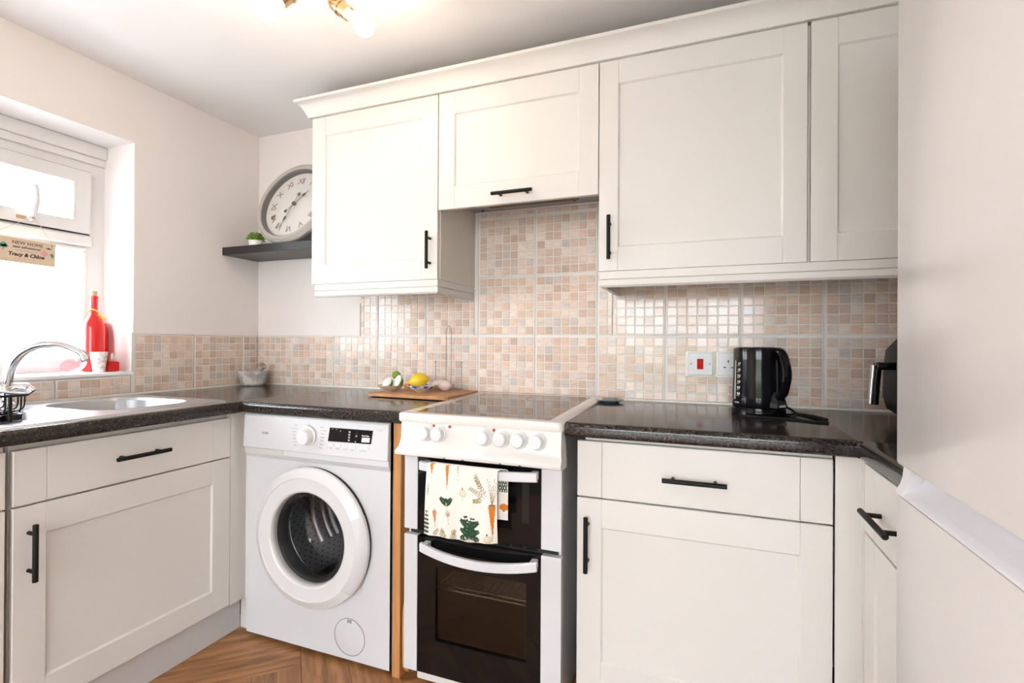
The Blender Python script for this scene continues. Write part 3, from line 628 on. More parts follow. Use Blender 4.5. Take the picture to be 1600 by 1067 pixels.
q = B().lathe(c, nrm, [(.0365, -.001), (.0365, .0012), (.034, .0012)], 36); q.done('dial_ring', 'silver', wm)
q = B().loft([[wp(x, z, e) for x, z in ((.990, .779), (1.164, .782), (1.170, .826), (.996, .825))] for e in (-.001, .0012)], False, True); dsp = q.done('display', 'blackgloss', wm, 0)
q = B()
for k, (s_, x, z) in enumerate((('90', 1.078, .815), ('60', 1.077, .806), ('40', 1.0765, .797), ('30', 1.076, .788), ('*', 1.008, .818), ('*', 1.024, .818), ('o', 1.041, .817), ('-:2', 1.105, .804), ('o', 1.103, .786), ('Smart Clean', 1.142, .807))):
    B().mesh(text(s_, .0075 if k < 9 else .006, bold=.0003), frame(wp(x, z, .0015), (1, 0, 0), wdir)).done('display_mark', 'label', dsp, 0)
q = B().loft([[wp(x, z, e) for x, z in ((1.127, .786), (1.158, .787), (1.160, .802), (1.129, .801))] for e in (.001, .0022)], False, True); q.done('display_label', 'label', dsp, 0)
for x, w_ in ((.992, .022), (1.018, .026), (1.047, .026), (1.076, .028), (1.118, .036)):
    B().box(x, x + w_, -.6105, -.607, .7625, .775, .0012).done('button', 'whiteplastic', wm)
B().mesh(text('LOGIK', .0105), frame(wp(.709, .787, .0003), (1, 0, 0), wdir)).done('lettering', 'inkdark', wm, 0); B().mesh(text('L712WM15', .006), frame(wp(1.193, .828, .0003), (1, 0, 0), wdir)).done('lettering', 'ink', wm, 0)
for k in range(7):
    for sx in (-1, 1): B().mesh(text(('Cotton', 'Eco 40-60', 'Mixed', 'Wool', 'Rapid', 'Sport', 'Rinse')[k], .0062, 'RIGHT' if sx < 0 else 'LEFT'), frame(wp(.905 + sx * (.046 + .008 * math.sin(PI * (k + .5) / 7)), .824 - k * .0115, .0003), (1, 0, 0), wdir)).done('programme_mark', 'ink', wm, 0)
for s_, x, z in (('Off', .905, .830), ('Start', 1.003, .757), ('Delay', 1.03, .757), ('Temp', 1.06, .757), ('Spin', 1.09, .757), ('Start/Pause', 1.136, .757)): B().mesh(text(s_, .0058), frame(wp(x, z, .0003), (1, 0, 0), wdir)).done('programme_mark', 'ink', wm, 0)
wc = Vector((CXW, WYF, CZW)); ax = (0, -1, 0)
B().lathe(wc, ax, [(.185, -.02), (.236, .0005), (.236, .012), (.19, .014)], 64).done('door_seal', 'dark', wm)
dr = B().lathe(wc, ax, [(.190, .012), (.236, .012), (.2395, .017), (.2390, .026), (.2355, .0310), (.2080, .0460), (.2070, .0460), (.2055, .0425), (.164, .0425), (.158, .039), (.1555, .032), (.155, .014), (.190, .012)], 72).done('door', 'whiteplastic', wm, 11)
B().lathe(wc, ax, [(.157, .018), (.155, .024), (.136, .018), (.125, -.03), (.110, -.075), (.07, -.095), (.001, -.10)], 48).done('door_glass', 'doorpane', dr)
B().lathe(wc, ax, [(.157, .012), (.159, -.012), (.163, -.030), (.166, -.046), (.172, -.050)], 64).done('door_gasket', mat('grey_rubber', (0.10, 0.105, 0.11), .45), wm)
q = B().tube([wc + Vector((math.cos(t) * .1685, .0535, math.sin(t) * .1685)) for t in [2 * PI * k / 64 for k in range(64)]], .004, 8, True); q.done('drum_lip', 'chrome', wm)
q = B(); sec = []
for k in range(13):
    a = math.radians(-43 + 68 * k / 12); ca_, sa_ = math.cos(a), math.sin(a)
    sec.append([wc + Vector((r_ * ca_, -h, r_ * sa_)) for r_, h in ((.2060, .0420), (.2060, .0480), (.2085, .0478), (.2370, .0325), (.2415, .027), (.2415, .016), (.236, .016))])
q.loft(sec, True, True); q.done('door_latch', 'white', dr, 25)
q = B().lathe(wc, ax, [(.185, -.016), (.168, -.02), (.165, -.050), (.172, -.052), (.172, -.056), (.235, -.060), (.238, -.12), (.238, -.36), (.22, -.385), (.001, -.40)], 64); drum = q.done('drum', 'drum', wm)
q = B()
for i in range(44):
    for j in range(17):
        a = 2 * PI * (i + .5 * (j % 2)) / 44; h = .080 + j * .0165; p = wc + Vector((math.cos(a) * .2365, h, math.sin(a) * .2365)); n_ = Vector((-math.cos(a), 0, -math.sin(a)))
        q.cyl(p, p + n_ * .0012, .0027, n=6)
q.done('drum_perforation', 'dark', drum, 0)['kind'] = 'stuff'
for a in (128, 248, 8):
    a = math.radians(a); u = Vector((math.cos(a), 0, math.sin(a))); t_ = Vector((-math.sin(a), 0, math.cos(a))); q = B()
    q.loft([[wc + u * (.236 - hh) + t_ * ww + Vector((0, yy, 0)) for ww, hh in ((-.03, 0), (-.022, .03), (-.008, .05), (.008, .05), (.022, .03), (.03, 0))] for yy in (.07, .09, .33, .36)], True, True); q.done('drum_paddle', 'drum', drum)
for k in range(3):
    pts = []
    for i in range(13):
        t = i / 12; a = math.radians(112 + 105 * t); h = .175 + .045 * k + .07 * math.sin(PI * t * .5); r_ = .232 - (.012 if k == 1 else .004)
        pts.append(wc + Vector((math.cos(a) * r_, h, math.sin(a) * r_)))
    B().tube(pts, .009, 8).done('drum_rib', 'silver', drum)
q = B().lathe((1.071, WYF, .128), ax, [(.0595, -.001), (.0595, .0008), (.0580, .0015), (.001, .0018)], 48); fc = q.done('filter_cover', 'white', wm)
B().lathe((1.071, WYF, .128), ax, [(.0625, -.001), (.0622, .0010), (.0605, .0010), (.0600, .0002)], 48).done('cover_gap', 'grey', fc)
q = B().box(1.062, 1.080, WYF - .0024, WYF - .001, .176, .186, .0005); q.done('cover_notch', 'grey', fc)
for x in (WX0 + .05, WX1 - .05):
    for y in (-.54, -.09): B().cyl((x, y, FLOOR), (x, y, WZB), .022, n=14).done('foot', 'dark', wm)

# ------------------------------------------------------------------ cooker
ck = thing('cooker', 'white freestanding electric cooker with black glass doors', 'cooker', (1.554, -0.3, FLOOR))
KX0, KX1, KY = 1.3010, 1.8070, -0.622
q = B(); q.box(KX0 + .004, KX0 + .012, -.598, -.03, .105, .868).box(KX1 - .014, KX1 - .006, -.598, -.03, .105, .868).box(KX0 + .012, KX1 - .014, -.04, -.03, .105, .868).box(KX0 + .012, KX1 - .014, -.598, -.04, .855, .868).box(KX0 + .012, KX1 - .014, -.598, -.04, .105, .115)
q.done('casing', 'white', ck, 0)
B().box(KX0 + .02, KX1 - .02, -.575, -.05, FLOOR + .008, .1045, .002).done('plinth', 'whitewarm', ck)
for x in (KX0 + .05, KX1 - .05):
    for y in (-.53, -.09): B().cyl((x, y, FLOOR), (x, y, FLOOR + .009), .018, n=12).done('foot', 'dark', ck)
# hob: tilted very slightly towards the front
HT = math.atan2(.011, .62)
HM = Matrix.Translation((0, -0.012, .9075)) @ Matrix.Rotation(HT, 4, 'X')
g0, g1, gy0, gy1 = 1.326, 1.770, -.600, -.045
q = B(); q.mesh(flat([rrect(1.2925, 1.8115, -.632, -.0, .012), rrect(g0, g1, gy0, gy1, .006)], .012), HM @ Matrix.Translation((0, 0, -.012)))
q.loft([[HM @ Vector((x, y, z)) for x, y in rrect(1.2925 - k, 1.8115 + k, -.632 - k, -.0 , .012 + k)] for k, z in ((0, 0), (.0025, -.002), (.0035, -.006), (.0035, -.022), (.001, -.0255))], False, True)
hs_ = q.done('hob_surround', 'whitewarm', ck, 40)
q = B(); q.loft([[HM @ Vector((x, y, z)) for x, y in rrect(g0 + k, g1 - k, gy0 + k, gy1 - k, .006)] for k, z in ((0, -.008), (0, -.0008), (.0006, -.0003))], False, True); hg = q.done('hob_glass', 'hobglass', ck, 20)
m = M['burn'] = mat('burnt_on_ring_stain', (0.10, 0.045, 0.025), 0.5)
for (x, y, r_, a0, a1) in ((1.635, -.150, .088, 20, 260), (1.43, -.15, .070, 60, 170), (1.45, -.45, .09, 250, 340), (1.645, -.46, .07, 200, 300)):
    pts = [(math.radians(a0 + (a1 - a0) * k / 30)) for k in range(31)]
    q = B(); q.loft([[HM @ Vector((x + math.cos(t) * (r_ + dd), y + math.sin(t) * (r_ + dd), .0000)) for t in pts] for dd in (-.0012 if r_ > .08 else -.0006, .0008)], closed=False); q.done('burn_mark', 'burn', hg, 0)
# control panel: profile in (y, z), flaring at its lower lip
pf = [(-.600, .8745), (-.6385, .8745), (-.6405, .872), (-.6440, .822), (-.6460, .806), (-.6520, .796), (-.6650, .788), (-.6690, .782), (-.6670, .7745), (-.655, .7700), (-.600, .7700)]
q = B(); fl = lambda z: 0.006 * min(1, max(0, (.81 - z) / .025))
q.loft([[(KX0 + .0005 - fl(z), y, z) for y, z in pf], [(KX0 + .004 - fl(z), y - .0015, z) for y, z in pf], [(KX1 - .0 + fl(z), y - .0015, z) for y, z in pf], [(KX1 + .004 + fl(z), y, z) for y, z in pf]], True, True)
cp = q.done('control_panel', 'whitewarm', ck, 28)
for x in (1.391, 1.437, 1.583, 1.637, 1.690, 1.744):
    c = Vector((x, -.6425, .8415)); q = B(); nn = Vector((0, -1, .03))
    q.lathe(c, nn, [(.0265, 0), (.0265, .003), (.0240, .005), (.0235, .010), (.0205, .012), (.0195, .026), (.0175, .0285), (.001, .029)], 28); kb = q.done('knob', 'whiteplastic', ck)
for x in (1.4165, 1.470, 1.612): B().lathe((x, -.6425, .8640), (0, -1, .03), [(.0042, 0), (.0042, .0022), (.001, .0032)], 14).done('pilot_light', 'pilot', ck)
for x in (1.391, 1.437, 1.583, 1.637, 1.690, 1.744):
    q = B(); q.tube([Vector((x + .004 * math.cos(t), -.6435, .8715 + .0022 * math.sin(t))) for t in [k * PI / 4 for k in range(8)]], .0003, 4, True)
    for k in range(9):
        a = math.radians(-50 + 280 * k / 8); q.cyl((x + .0285 * math.cos(a), -.6452, .8405 + .0285 * math.sin(a)), (x + .0310 * math.cos(a), -.6452, .8405 + .0310 * math.sin(a)), .0004, n=4)
    q.done('dial_mark', 'ink', ck, 0)['kind'] = 'stuff'
# doors
def oven_door(z0, z1, hole, name):
    lp = [[(1.3485, z0 + .001), (1.7475, z0 + .001), (1.7475, z1 - .001), (1.3485, z1 - .001)]]
    if hole: lp.append(rrect(*hole, .006, 3))
    d = B().mesh(flat(lp, .016), frame((0, -.604, 0), (1, 0, 0), (0, 0, 1))).done(name, 'blackglass', ck, 0)
    for xa, xb in ((KX0, 1.3480), (1.7480, KX1)): B().box(xa, xb, KY, -.600, z0, z1, .0015).done('door_stile', 'white', d)['label'] = 'white stile of the oven door'
    return d
od1 = oven_door(.5355, .7620, (1.66, 1.705, .60, .715) if False else None, 'upper_door')
B().box(1.69, 1.712, -.6208, -.6195, .6, .715, .0003).done('grill_window', mat('smoked_grill_window', (0.02, 0.02, 0.022), .08), od1, 0)
od2 = oven_door(.0985, .5180, (1.412, 1.705, .205, .431), 'lower_door')
B().box(1.411, 1.706, -.6125, -.6095, .204, .432).done('window_pane', 'ovenpane', od2, 0)
q = B().box(KX0 + .012, KX1 - .014, -.6015, -.5990, .515, .540)
q.done('door_gap', 'dark', ck, 0)
q = B()
for k in range(3): q.box(1.615 + k * .042, 1.648 + k * .042, -.612, -.600, .5235, .5275, .001); q.box(1.615 + k * .042, 1.648 + k * .042, -.612, -.600, .5295, .5325, .001)
q.done('vent', 'black', ck, 0)
q = B()      # oven cavity behind the window
q.box(1.36, 1.365, -.595, -.15, .13, .50).box(1.745, 1.75, -.595, -.15, .13, .50).box(1.365, 1.745, -.155, -.15, .13, .50).box(1.365, 1.745, -.595, -.155, .13, .135).box(1.365, 1.745, -.595, -.155, .495, .50)
q.done('oven_cavity', 'oven', ck, 0)
q = B()
for y in (-.56, -.20): q.tube([(1.368, y, .335), (1.742, y, .335)], .003, 6)
q.tube([(1.368, -.565, .350), (1.742, -.565, .350)], .0025, 6)
for k in range(18): q.tube([(1.38 + k * .0205, -.56, .335), (1.38 + k * .0205, -.20, .335)], .0015, 5)
q.done('oven_rack', 'chrome', ck)['label'] = 'chrome wire oven rack seen through the lower door'
def oven_handle(door, x0, x1, za, zs, y0, name='handle'):
    n_ = 20; q = B(); lo = []
    for i in range(n_ + 1):
        t = i / n_; x = x0 + (x1 - x0) * t; s_ = (2 * t - 1) ** 2; z = za + zs * s_; yy = y0 - .016 * (1 - s_)
        lo.append([(x, yy + .008, z - .0135), (x, yy - .001, z - .0135), (x, yy - .004, z - .011), (x, yy - .004, z + .011), (x, yy - .001, z + .0135), (x, yy + .008, z + .0135)])
    q.loft(lo, True, True)
    for x in (x0 + .004, x1 - .022): q.box(x, x + .018, y0, -.6205, za + zs - .011, za + zs + .011, .001)
    return q.done(name, 'white', door, 30)
oven_handle(od1, 1.372, 1.744, .7385, .004, -.650)
oven_handle(od2, 1.374, 1.744, .4760, .0195, -.648)
# spots of chipped enamel along the lip
q = B()
for x, y, z in ((1.465, -.6692, .776), (1.642, -.6692, .776), (1.70, -.6692, .776), (1.525, -.6692, .7755)): q.ball((x, y + .001, z), .006, .0012, .0022, 8, 6)
q.done('enamel_chip', 'inkdark', ck)

# ------------------------------------------------------------------ tea towel over the upper oven handle
nu, nv = 150, 250
Wt, Lf, Lt, Lb = 0.228, 0.203, 0.034, 0.140
uu, vv = np.meshgrid(np.linspace(0, 1, nu), np.linspace(0, 1, nv), indexing='ij')
Ltot = Lf + Lt + Lb; sl = vv * Ltot      # from the front hem up, over, and down the back
xx = np.zeros_like(uu); yy_ = np.zeros_like(uu); zz = np.zeros_like(uu)
yH = -.6580 - 0.006 * (1 - (2 * ((1.41 + uu * Wt) - 1.372) / .372 - 1) ** 2) * 1.6
ztop = .7555
fr = sl < Lf; tp_ = (sl >= Lf) & (sl < Lf + Lt); bk = sl >= Lf + Lt
ph = np.clip((sl - Lf) / Lt, 0, 1) * PI
rad = .0095
yc = yH + .002
yy_ = np.where(fr, yc - rad, np.where(tp_, yc - rad * np.cos(ph), yc + rad))
zz = np.where(fr, ztop - (Lf - sl), np.where(tp_, ztop + .004 * np.sin(ph), ztop - (sl - Lf - Lt)))
yy_ = np.where(bk, np.minimum(yy_, -.6265), yy_)
fall = np.where(fr, (Lf - sl) / Lf, np.where(bk, (sl - Lf - Lt) / Lb, 0))
xx = 1.409 + uu * Wt + np.where(bk, .004 + .020 * 1 + .0 * fall, np.where(tp_, .024 * ph / PI, 0))
xx += np.where(fr, -.002 * np.sin(fall * 3) + (0.004 * fall) * (uu - .5), 0)
yy_ += np.where(fr, -.004 * fall * np.sin(uu * 9 + 1.0) - .003 * fall * np.sin(uu * 23) - .006 * fall, 0)
zz += np.where(fr, -.004 * np.sin(uu * 4) * fall, 0)
# print: s to the right, t down from the fold, in millimetres
S = uu * 228; Tm = (Lf - sl) * 1000
Ccol = np.ones((nu, nv, 3)) * np.array([0.80, 0.76, 0.70])
rng = np.random.RandomState(3)
Ccol *= (1 + 0.03 * (rng.rand(nu, nv, 1) - .5))
def paint(mask, c): Ccol[mask] = c
def ell(cx_, cy_, a, b_, rot=0):
    c, s_ = math.cos(math.radians(rot)), math.sin(math.radians(rot)); dx, dy = S - cx_, Tm - cy_
    return ((dx * c + dy * s_) / a) ** 2 + ((-dx * s_ + dy * c) / b_) ** 2 < 1
def taper(x0, y0, x1, y1, w0, w1):
    L = math.hypot(x1 - x0, y1 - y0); ux, uy = (x1 - x0) / L, (y1 - y0) / L; t = ((S - x0) * ux + (Tm - y0) * uy) / L; d_ = np.abs(-(S - x0) * uy + (Tm - y0) * ux)
    return (t > 0) & (t < 1) & (d_ < w0 + (w1 - w0) * t)
OR, ORP, GD, OL, CRM, DK = (.60, .20, .03), (.58, .27, .13), (.025, .065, .035), (.30, .26, .12), (.60, .53, .36), (.10, .09, .05)
def carrot(x, y0, y1, wd_, c=OR):
    paint(taper(x, y0, x + 2, y1, wd_, 0.7), c); paint(ell(x, y0 + wd_ * .6, wd_, wd_ * .9), c); paint(taper(x + 1, y0 + 4, x + 2, y0 + 10, .5, .5) | taper(x - 2, y0 + (y1 - y0) * .4, x + 2, y0 + (y1 - y0) * .43, .8, .5), tuple(k * .6 for k in c)); paint(taper(x + 2, y1 - 3, x + 3, y1 + 14, .7, .3), (.55, .42, .30))
def fern(x, y, dx, dy, n_, sz, c):
    paint(taper(x, y, x + dx, y + dy, .7, .5), c)
    for k in range(n_):
        t = (k + 1) / n_; px_, py_ = x + dx * t, y + dy * t; L = sz * (1.1 - .5 * t); a = math.atan2(dy, dx)
        for sg in (-1, 1):
            for m_ in (0.5, 1.0): paint(ell(px_ + math.cos(a + sg * .9) * L * m_, py_ + math.sin(a + sg * .9) * L * m_, sz * .30, sz * .16, math.degrees(a + sg * .5)), c)
def leaf(x, y, L, wd_, rot, c=GD):
    for k in range(7):
        t = k / 6; a = math.radians(rot); px_, py_ = x + math.cos(a) * L * t, y + math.sin(a) * L * t; r_ = wd_ * (.55 + .45 * math.sin(PI * (t * .8 + .2)))
        paint(ell(px_ - math.sin(a) * r_ * .5, py_ + math.cos(a) * r_ * .5, r_ * .55, r_ * .45) | ell(px_ + math.sin(a) * r_ * .5, py_ - math.cos(a) * r_ * .5, r_ * .55, r_ * .45), c)
    paint(taper(x, y, x + math.cos(math.radians(rot)) * L, y + math.sin(math.radians(rot)) * L, .6, .4), (.12, .18, .09))
carrot(17, -8, 28, 7); carrot(70, -6, 64, 6.5); carrot(104, -8, 26, 4, CRM)
paint(ell(123, 72, 12, 11), CRM); paint(ell(123, 71, 9, 8), (.70, .64, .50)); paint(taper(122, 62, 121, 56, 2.5, 1.5), DK); paint(taper(123, 82, 125, 96, .7, .3), OL)
for (x, y, dx, dy) in ((196, 74, -34, -48), (190, 78, -42, -22), (186, 84, -26, 6), (182, 60, -20, -40)): fern(x, y, dx, dy, 7, 8, OL)
for k in range(6): paint(taper(214, 98, 198 + k * 7, 22 + (k % 3) * 8, .8, .5), OL)
carrot(214, 98, 184, 10.5); paint(taper(206, 97, 222, 97, 3, 3), (.22, .14, .14))
leaf(72, 108, 26, 9, 215); leaf(73, 108, 22, 8, -52); leaf(70, 104, 12, 6, -95); paint(taper(70, 104, 75, 126, 1.6, 1.2), CRM); paint(ell(76, 134, 8, 9), (.60, .50, .40)); paint(ell(78, 137, 5, 5), (.40, .30, .27)); paint(taper(77, 142, 80, 166, .8, .3), OL)
carrot(33, 132, 168, 6.5, ORP); paint(taper(33, 132, 33, 127, 2.5, 1.5), OL)
leaf(8, 205, 68, 9, -90); leaf(10, 60, 30, 4, 92, (.45, .43, .25))
for (x, y, L, rt) in ((145, 196, 62, -100), (146, 196, 58, -80), (140, 180, 24, -160), (150, 182, 26, -20), (138, 158, 24, -150), (152, 160, 24, -30), (140, 190, 24, 165), (152, 192, 22, 10)): leaf(x, y, L, 12 if L > 40 else 9, rt)
paint(ell(148, 204, 15, 9), (.60, .56, .48)); paint(taper(136, 196, 132, 190, 3, 2), CRM)
paint(ell(203, 192, 14, 10), CRM); paint(ell(202, 190, 10, 6), (.68, .62, .48)); paint(taper(201, 182, 200, 177, 3, 2), DK)
for (x, y, dx, dy) in ((30, 203, 14, -18), (52, 205, 6, -24), (70, 206, -10, -20), (84, 206, 14, -26), (100, 206, -8, -24)): fern(x, y, dx, dy, 6, 6.5, OL)
# the back drop shows a strip at the right: a dark leaf and a round orange squash
zb_ = -(Tm)  # distance below the fold at the back
Tb = (sl - Lf - Lt) * 1000
bkm = bk
paint(bkm & (S > 200) & (S < 226) & (Tb > 0) & (Tb < 62) & ((np.sin(S * .9) * np.sin(Tb * .35) > -.35)), GD)
paint(bkm & (((S - 216) / 14) ** 2 + ((Tb - 104) / 10) ** 2 < 1), OR); paint(bkm & (S > 213) & (S < 218) & (Tb > 113) & (Tb < 117), GD)
me = bpy.data.meshes.new('tea_towel')
V = np.stack([xx, yy_, zz], -1).reshape(-1, 3)
idx = np.arange(nu * nv).reshape(nu, nv); Q = np.stack([idx[:-1, :-1], idx[1:, :-1], idx[1:, 1:], idx[:-1, 1:]], -1).reshape(-1, 4)
me.from_pydata(V.tolist(), [], Q.tolist()); ca_ = me.color_attributes.new('Col', 'FLOAT_COLOR', 'POINT')
ca_.data.foreach_set('color', np.concatenate([Ccol.reshape(-1, 3), np.ones((nu * nv, 1))], 1).astype(np.float32).ravel())
for p in me.polygons: p.use_smooth = True
me.materials.append(M['towel'])
tw = link('tea_towel', me); sm = tw.modifiers.new('thickness', 'SOLIDIFY'); sm.thickness = .0012; sm.offset = 0
tag(tw, 'white tea towel printed with carrots and leaves over the oven handle', 'tea towel')

# ------------------------------------------------------------------ fridge freezer
fg = thing('fridge_freezer', 'tall white fridge freezer at the right edge of the picture', 'fridge', (2.8, -1.26, FLOOR))
FXF, FY0, FY1 = 2.470, -1.560, -0.958
B().box(2.535, 3.09, FY0 + .002, FY1 - .002, FLOOR + .012, 1.86, .003).done('cabinet', 'fridge', fg)
B().box(FXF, 2.530, FY0, FY1, .9170, 1.86, .006, 2).done('upper_door', 'fridge', fg)
ld = B().box(FXF, 2.530, FY0, FY1, FLOOR + .05, .8680, .006, 2).done('lower_door', 'fridge', fg)
# moulded grip along the top of the lower door: concave channel between the doors
def grip(y): return [(FXF + .0005, y, .8690), (FXF + .0025, y, .8735), (FXF + .012, y, .8790), (FXF + .022, y, .8860), (FXF + .029, y, .8960), (FXF + .032, y, .9080), (FXF + .033, y, .9150), (2.529, y, .9150), (2.529, y, .8690)]
q = B().loft([grip(FY0 + .03), grip(FY1 - .028)], True, True); q.done('grip_channel', 'fridgegrip', fg, 50)
for a, b_ in ((FY1 - .028, FY1 - .0005), (FY0 + .0005, FY0 + .03)):
    q = B().prism([(FXF + .0005, .8685), (FXF + .0015, .8760), (FXF + .006, .8850), (FXF + .009, .8960), (FXF + .011, .9160), (2.529, .9160), (2.529, .8685)], 'y', a, b_) if False else B()
    P_ = [(FXF + .0005, .8685), (FXF + .0015, .8760), (FXF + .006, .8850), (FXF + .009, .8960), (FXF + .011, .9160), (2.529, .9160), (2.529, .8685)]
    q.loft([[(x, y, z) for x, z in P_] for y in (a, b_)], True, True); q.done('grip_end', 'whiteplastic', fg, 40)
for x in (2.6, 3.03):
    for y in (FY0 + .06, FY1 - .06): B().cyl((x, y, FLOOR), (x, y, FLOOR + .013), .02, n=12).done('foot', 'dark', fg)

# ------------------------------------------------------------------ shelf, clock, plant
tag(B().box(0.0005, 0.6480, -0.212, -0.0005, 1.529, 1.5665, .0012).done('floating_shelf', 'graphite'), 'black brown floating shelf in the corner under the clock', 'shelf')
CR = 0.215; lean = math.radians(18.0)
up_ = Vector((0, math.sin(lean), math.cos(lean))); nr_ = Vector((0, -math.cos(lean), math.sin(lean))); rt_ = Vector((1, 0, 0))
cc = Vector((0.332, -0.014 - CR * math.sin(lean) - .012, 1.5668 + CR * math.cos(lean) + .004))
ck2 = thing('wall_clock', 'large round clock with grey rim leaning on the corner shelf', 'clock', (0.332, -0.14, 1.5675))
q = B().lathe(cc, nr_, [(.001, -.012), (CR - .03, -.012), (CR - .004, -.010), (CR, .000), (CR, .012), (CR - .006, .020), (CR - .010, .020), (CR - .014, .026), (CR - .022, .028), (CR - .028, .026), (CR - .031, .022)], 72); q.done('rim', 'clockrim', ck2, 15)
B().lathe(cc, nr_, [(CR - .0305, .0225), (CR - .036, .018), (CR - .040, -.004)], 72).done('inner_bezel', mat('dark_grey_bezel', (0.16, 0.15, 0.14), .5), ck2)
B().lathe(cc, nr_, [(CR - .0395, -.0035), (.001, -.003)], 72).done('dial', 'clockface', ck2)
def cp_(a, r_, e=-.002): return cc + (rt_ * math.sin(a) + up_ * math.cos(a)) * r_ + nr_ * e
q = B()
for k, s_ in enumerate(('XII', 'I', 'II', 'III', 'IIII', 'V', 'VI', 'VII', 'VIII', 'IX', 'X', 'XI')):
    a = 2 * PI * k / 12; o_ = cp_(a, .130); q = B(); q.mesh(text(s_, .046 if len(s_) < 4 else .040, space=.8), frame(o_, rt_ * math.cos(a) - up_ * math.sin(a), rt_ * math.sin(a) + up_ * math.cos(a))); q.done('numeral', 'numeral', ck2, 0)
q = B()
for k in range(60):
    a = 2 * PI * k / 60; q.cyl(cp_(a, .1575, -.002), cp_(a, .1605, -.002), .0006, n=4)
q.mesh(text('OLD TOWN', .012), frame(cc - up_ * .035 + nr_ * .001, rt_, up_)) if False else None
q.done('minute_track', 'ink', ck2, 0)['kind'] = 'stuff'
def hand(a, L, tail, e, w_):
    q = B(); d_ = rt_ * math.sin(a) + up_ * math.cos(a); s_ = rt_ * math.cos(a) - up_ * math.sin(a); o_ = cc + nr_ * e
    pr = [(-tail, .0012), (L * .55, .0012), (L * .62, w_), (L * .70, w_ * .75), (L * .80, .0015), (L, .0004)]
    pts = [o_ + d_ * h + s_ * x for h, x in pr] + [o_ + d_ * h - s_ * x for h, x in pr[::-1]]
    q.loft([pts, [p + nr_ * .001 for p in pts]], True, True); q.lathe(o_ - d_ * tail - nr_ * .0002, nr_, [(.009, 0), (.009, .0014), (.001, .0015)], 14, True); q.done('hand', 'hand', ck2, 0)
hand(math.radians(47), .098, .055, .006, .009); hand(math.radians(201), .128, .052, .009, .008)
B().cyl(cc + nr_ * .001, cc + nr_ * .013, .010, n=16, bev=.002).done('hub', 'hand', ck2)
B().lathe(cc, nr_, [(CR - .0345, .0165), (.001, .0170)], 48).done('glass_cover', 'clearglass', ck2)
pp = thing('potted_plant', 'tiny green succulent in a white pot on the corner shelf', 'plant', (0.165, -0.166, 1.5668))
B().lathe((0.165, -0.166, 1.5668), (0, 0, 1), [(.026, 0), (.029, .002), (.032, .030), (.0295, .030), (.028, .022), (.001, .022)], 24, True).done('pot', 'pot', pp)
q = B()
for k in range(46):
    a = k * 2.39996; r_ = .006 + .030 * math.sqrt(k / 46); el = 1.25 - 1.15 * k / 46
    d_ = Vector((math.cos(a) * math.cos(el), math.sin(a) * math.cos(el), math.sin(el))); b0 = Vector((0.165, -0.166, 1.594)); s_ = Vector((-math.sin(a), math.cos(a), 0)); L = .044
    n2 = d_.cross(s_)
    q.loft([[b0 + d_ * (L * t) + s_ * w_ * math.cos(th) + n2 * w_ * .5 * math.sin(th) for th in [j * PI / 3 for j in range(6)]] for t, w_ in ((.1, .003), (.5, .0075), (.8, .008), (1.0, .004), (1.06, .0006))], True, True)
q.done('leaves', 'leaf', pp)

# ------------------------------------------------------------------ ceiling light
cl = thing('ceiling_light', 'antique brass ceiling spotlight with glowing globe bulbs', 'ceiling light', (1.12, -0.88, CEIL))
C0 = Vector((1.125, -0.880, CEIL))
B().lathe(C0, (0, 0, -1), [(.001, 0), (.055, 0), (.058, .004), (.052, .016), (.02, .022), (.001, .022)], 32).done('ceiling_plate', 'brass', cl)
for k, (bp, hp) in enumerate((((1.262, -.785, 2.016), (1.172, -.806, 2.092)), ((1.030, -.910, 2.035), (1.098, -.868, 2.108)), ((1.06, -1.09, 2.03), (1.10, -.98, 2.10)))):
    bp, hp = Vector(bp), Vector(hp); d_ = (bp - hp).normalized()
    B().tube(spline([C0 + Vector((0, 0, -.018)), (C0 + hp) / 2 + Vector((0, 0, -.028)), hp + Vector((0, 0, .010)), hp]), .006, 10).done('arm', 'brass', cl)
    q = B().lathe(hp, d_, [(.006, -.014), (.014, -.010), (.0200, .004), (.0205, .022), (.0230, .024), (.0230, .031), (.0205, .033), (.0205, .060), (.0180, .060)], 24, True); h_ = q.done('lamp_holder', 'brass', cl)
    e_ = hp + d_ * .060; L_ = (bp - e_).length; rb_ = .0285
    q = B().lathe(e_, d_, [(.012, -.010), (.013, .0)] + [(rb_ * math.sin(t), L_ - rb_ * math.cos(t)) for t in [PI * (.16 + .84 * k / 14) for k in range(15)]], 24); q.done('bulb', 'bulb', cl)

# ------------------------------------------------------------------ sockets
def plate(x0, x1, z0, z1): return rrect(x0, x1, z0, z1, .004, 3)
sw = thing('cooker_switch', 'white cooker switch with a red rocker left of the kettle', 'switch', (2.16, -0.008, 1.042))
B().box(2.109, 2.2095, -.0125, -.0078, .993, 1.087, .001).done('back_box', 'seal', sw)
B().loft([[(x, y, z) for x, z in rrect(2.1185 + k, 2.2035 - k, 1.0005 + k, 1.0825 - k, .004, 3)] for k, y in ((0, -.0125), (0, -.017), (.002, -.0195))], False, True).done('switch_plate', 'whiteplastic', sw, 30)
B().box(2.150, 2.1705, -.0245, -.0195, 1.0225, 1.0600, .0015).done('rocker', 'red', sw)
for x in (2.1295, 2.1925): B().cyl((x, -.0195, 1.0415), (x, -.0202, 1.0415), .0035, n=12).done('screw', 'grey', sw)
sk2 = thing('socket', 'white single wall socket partly hidden behind the kettle', 'socket', (2.263, -0.008, 1.042))
B().box(2.2125, 2.3125, -.0125, -.0078, .993, 1.087, .001).done('back_box', 'seal', sk2)
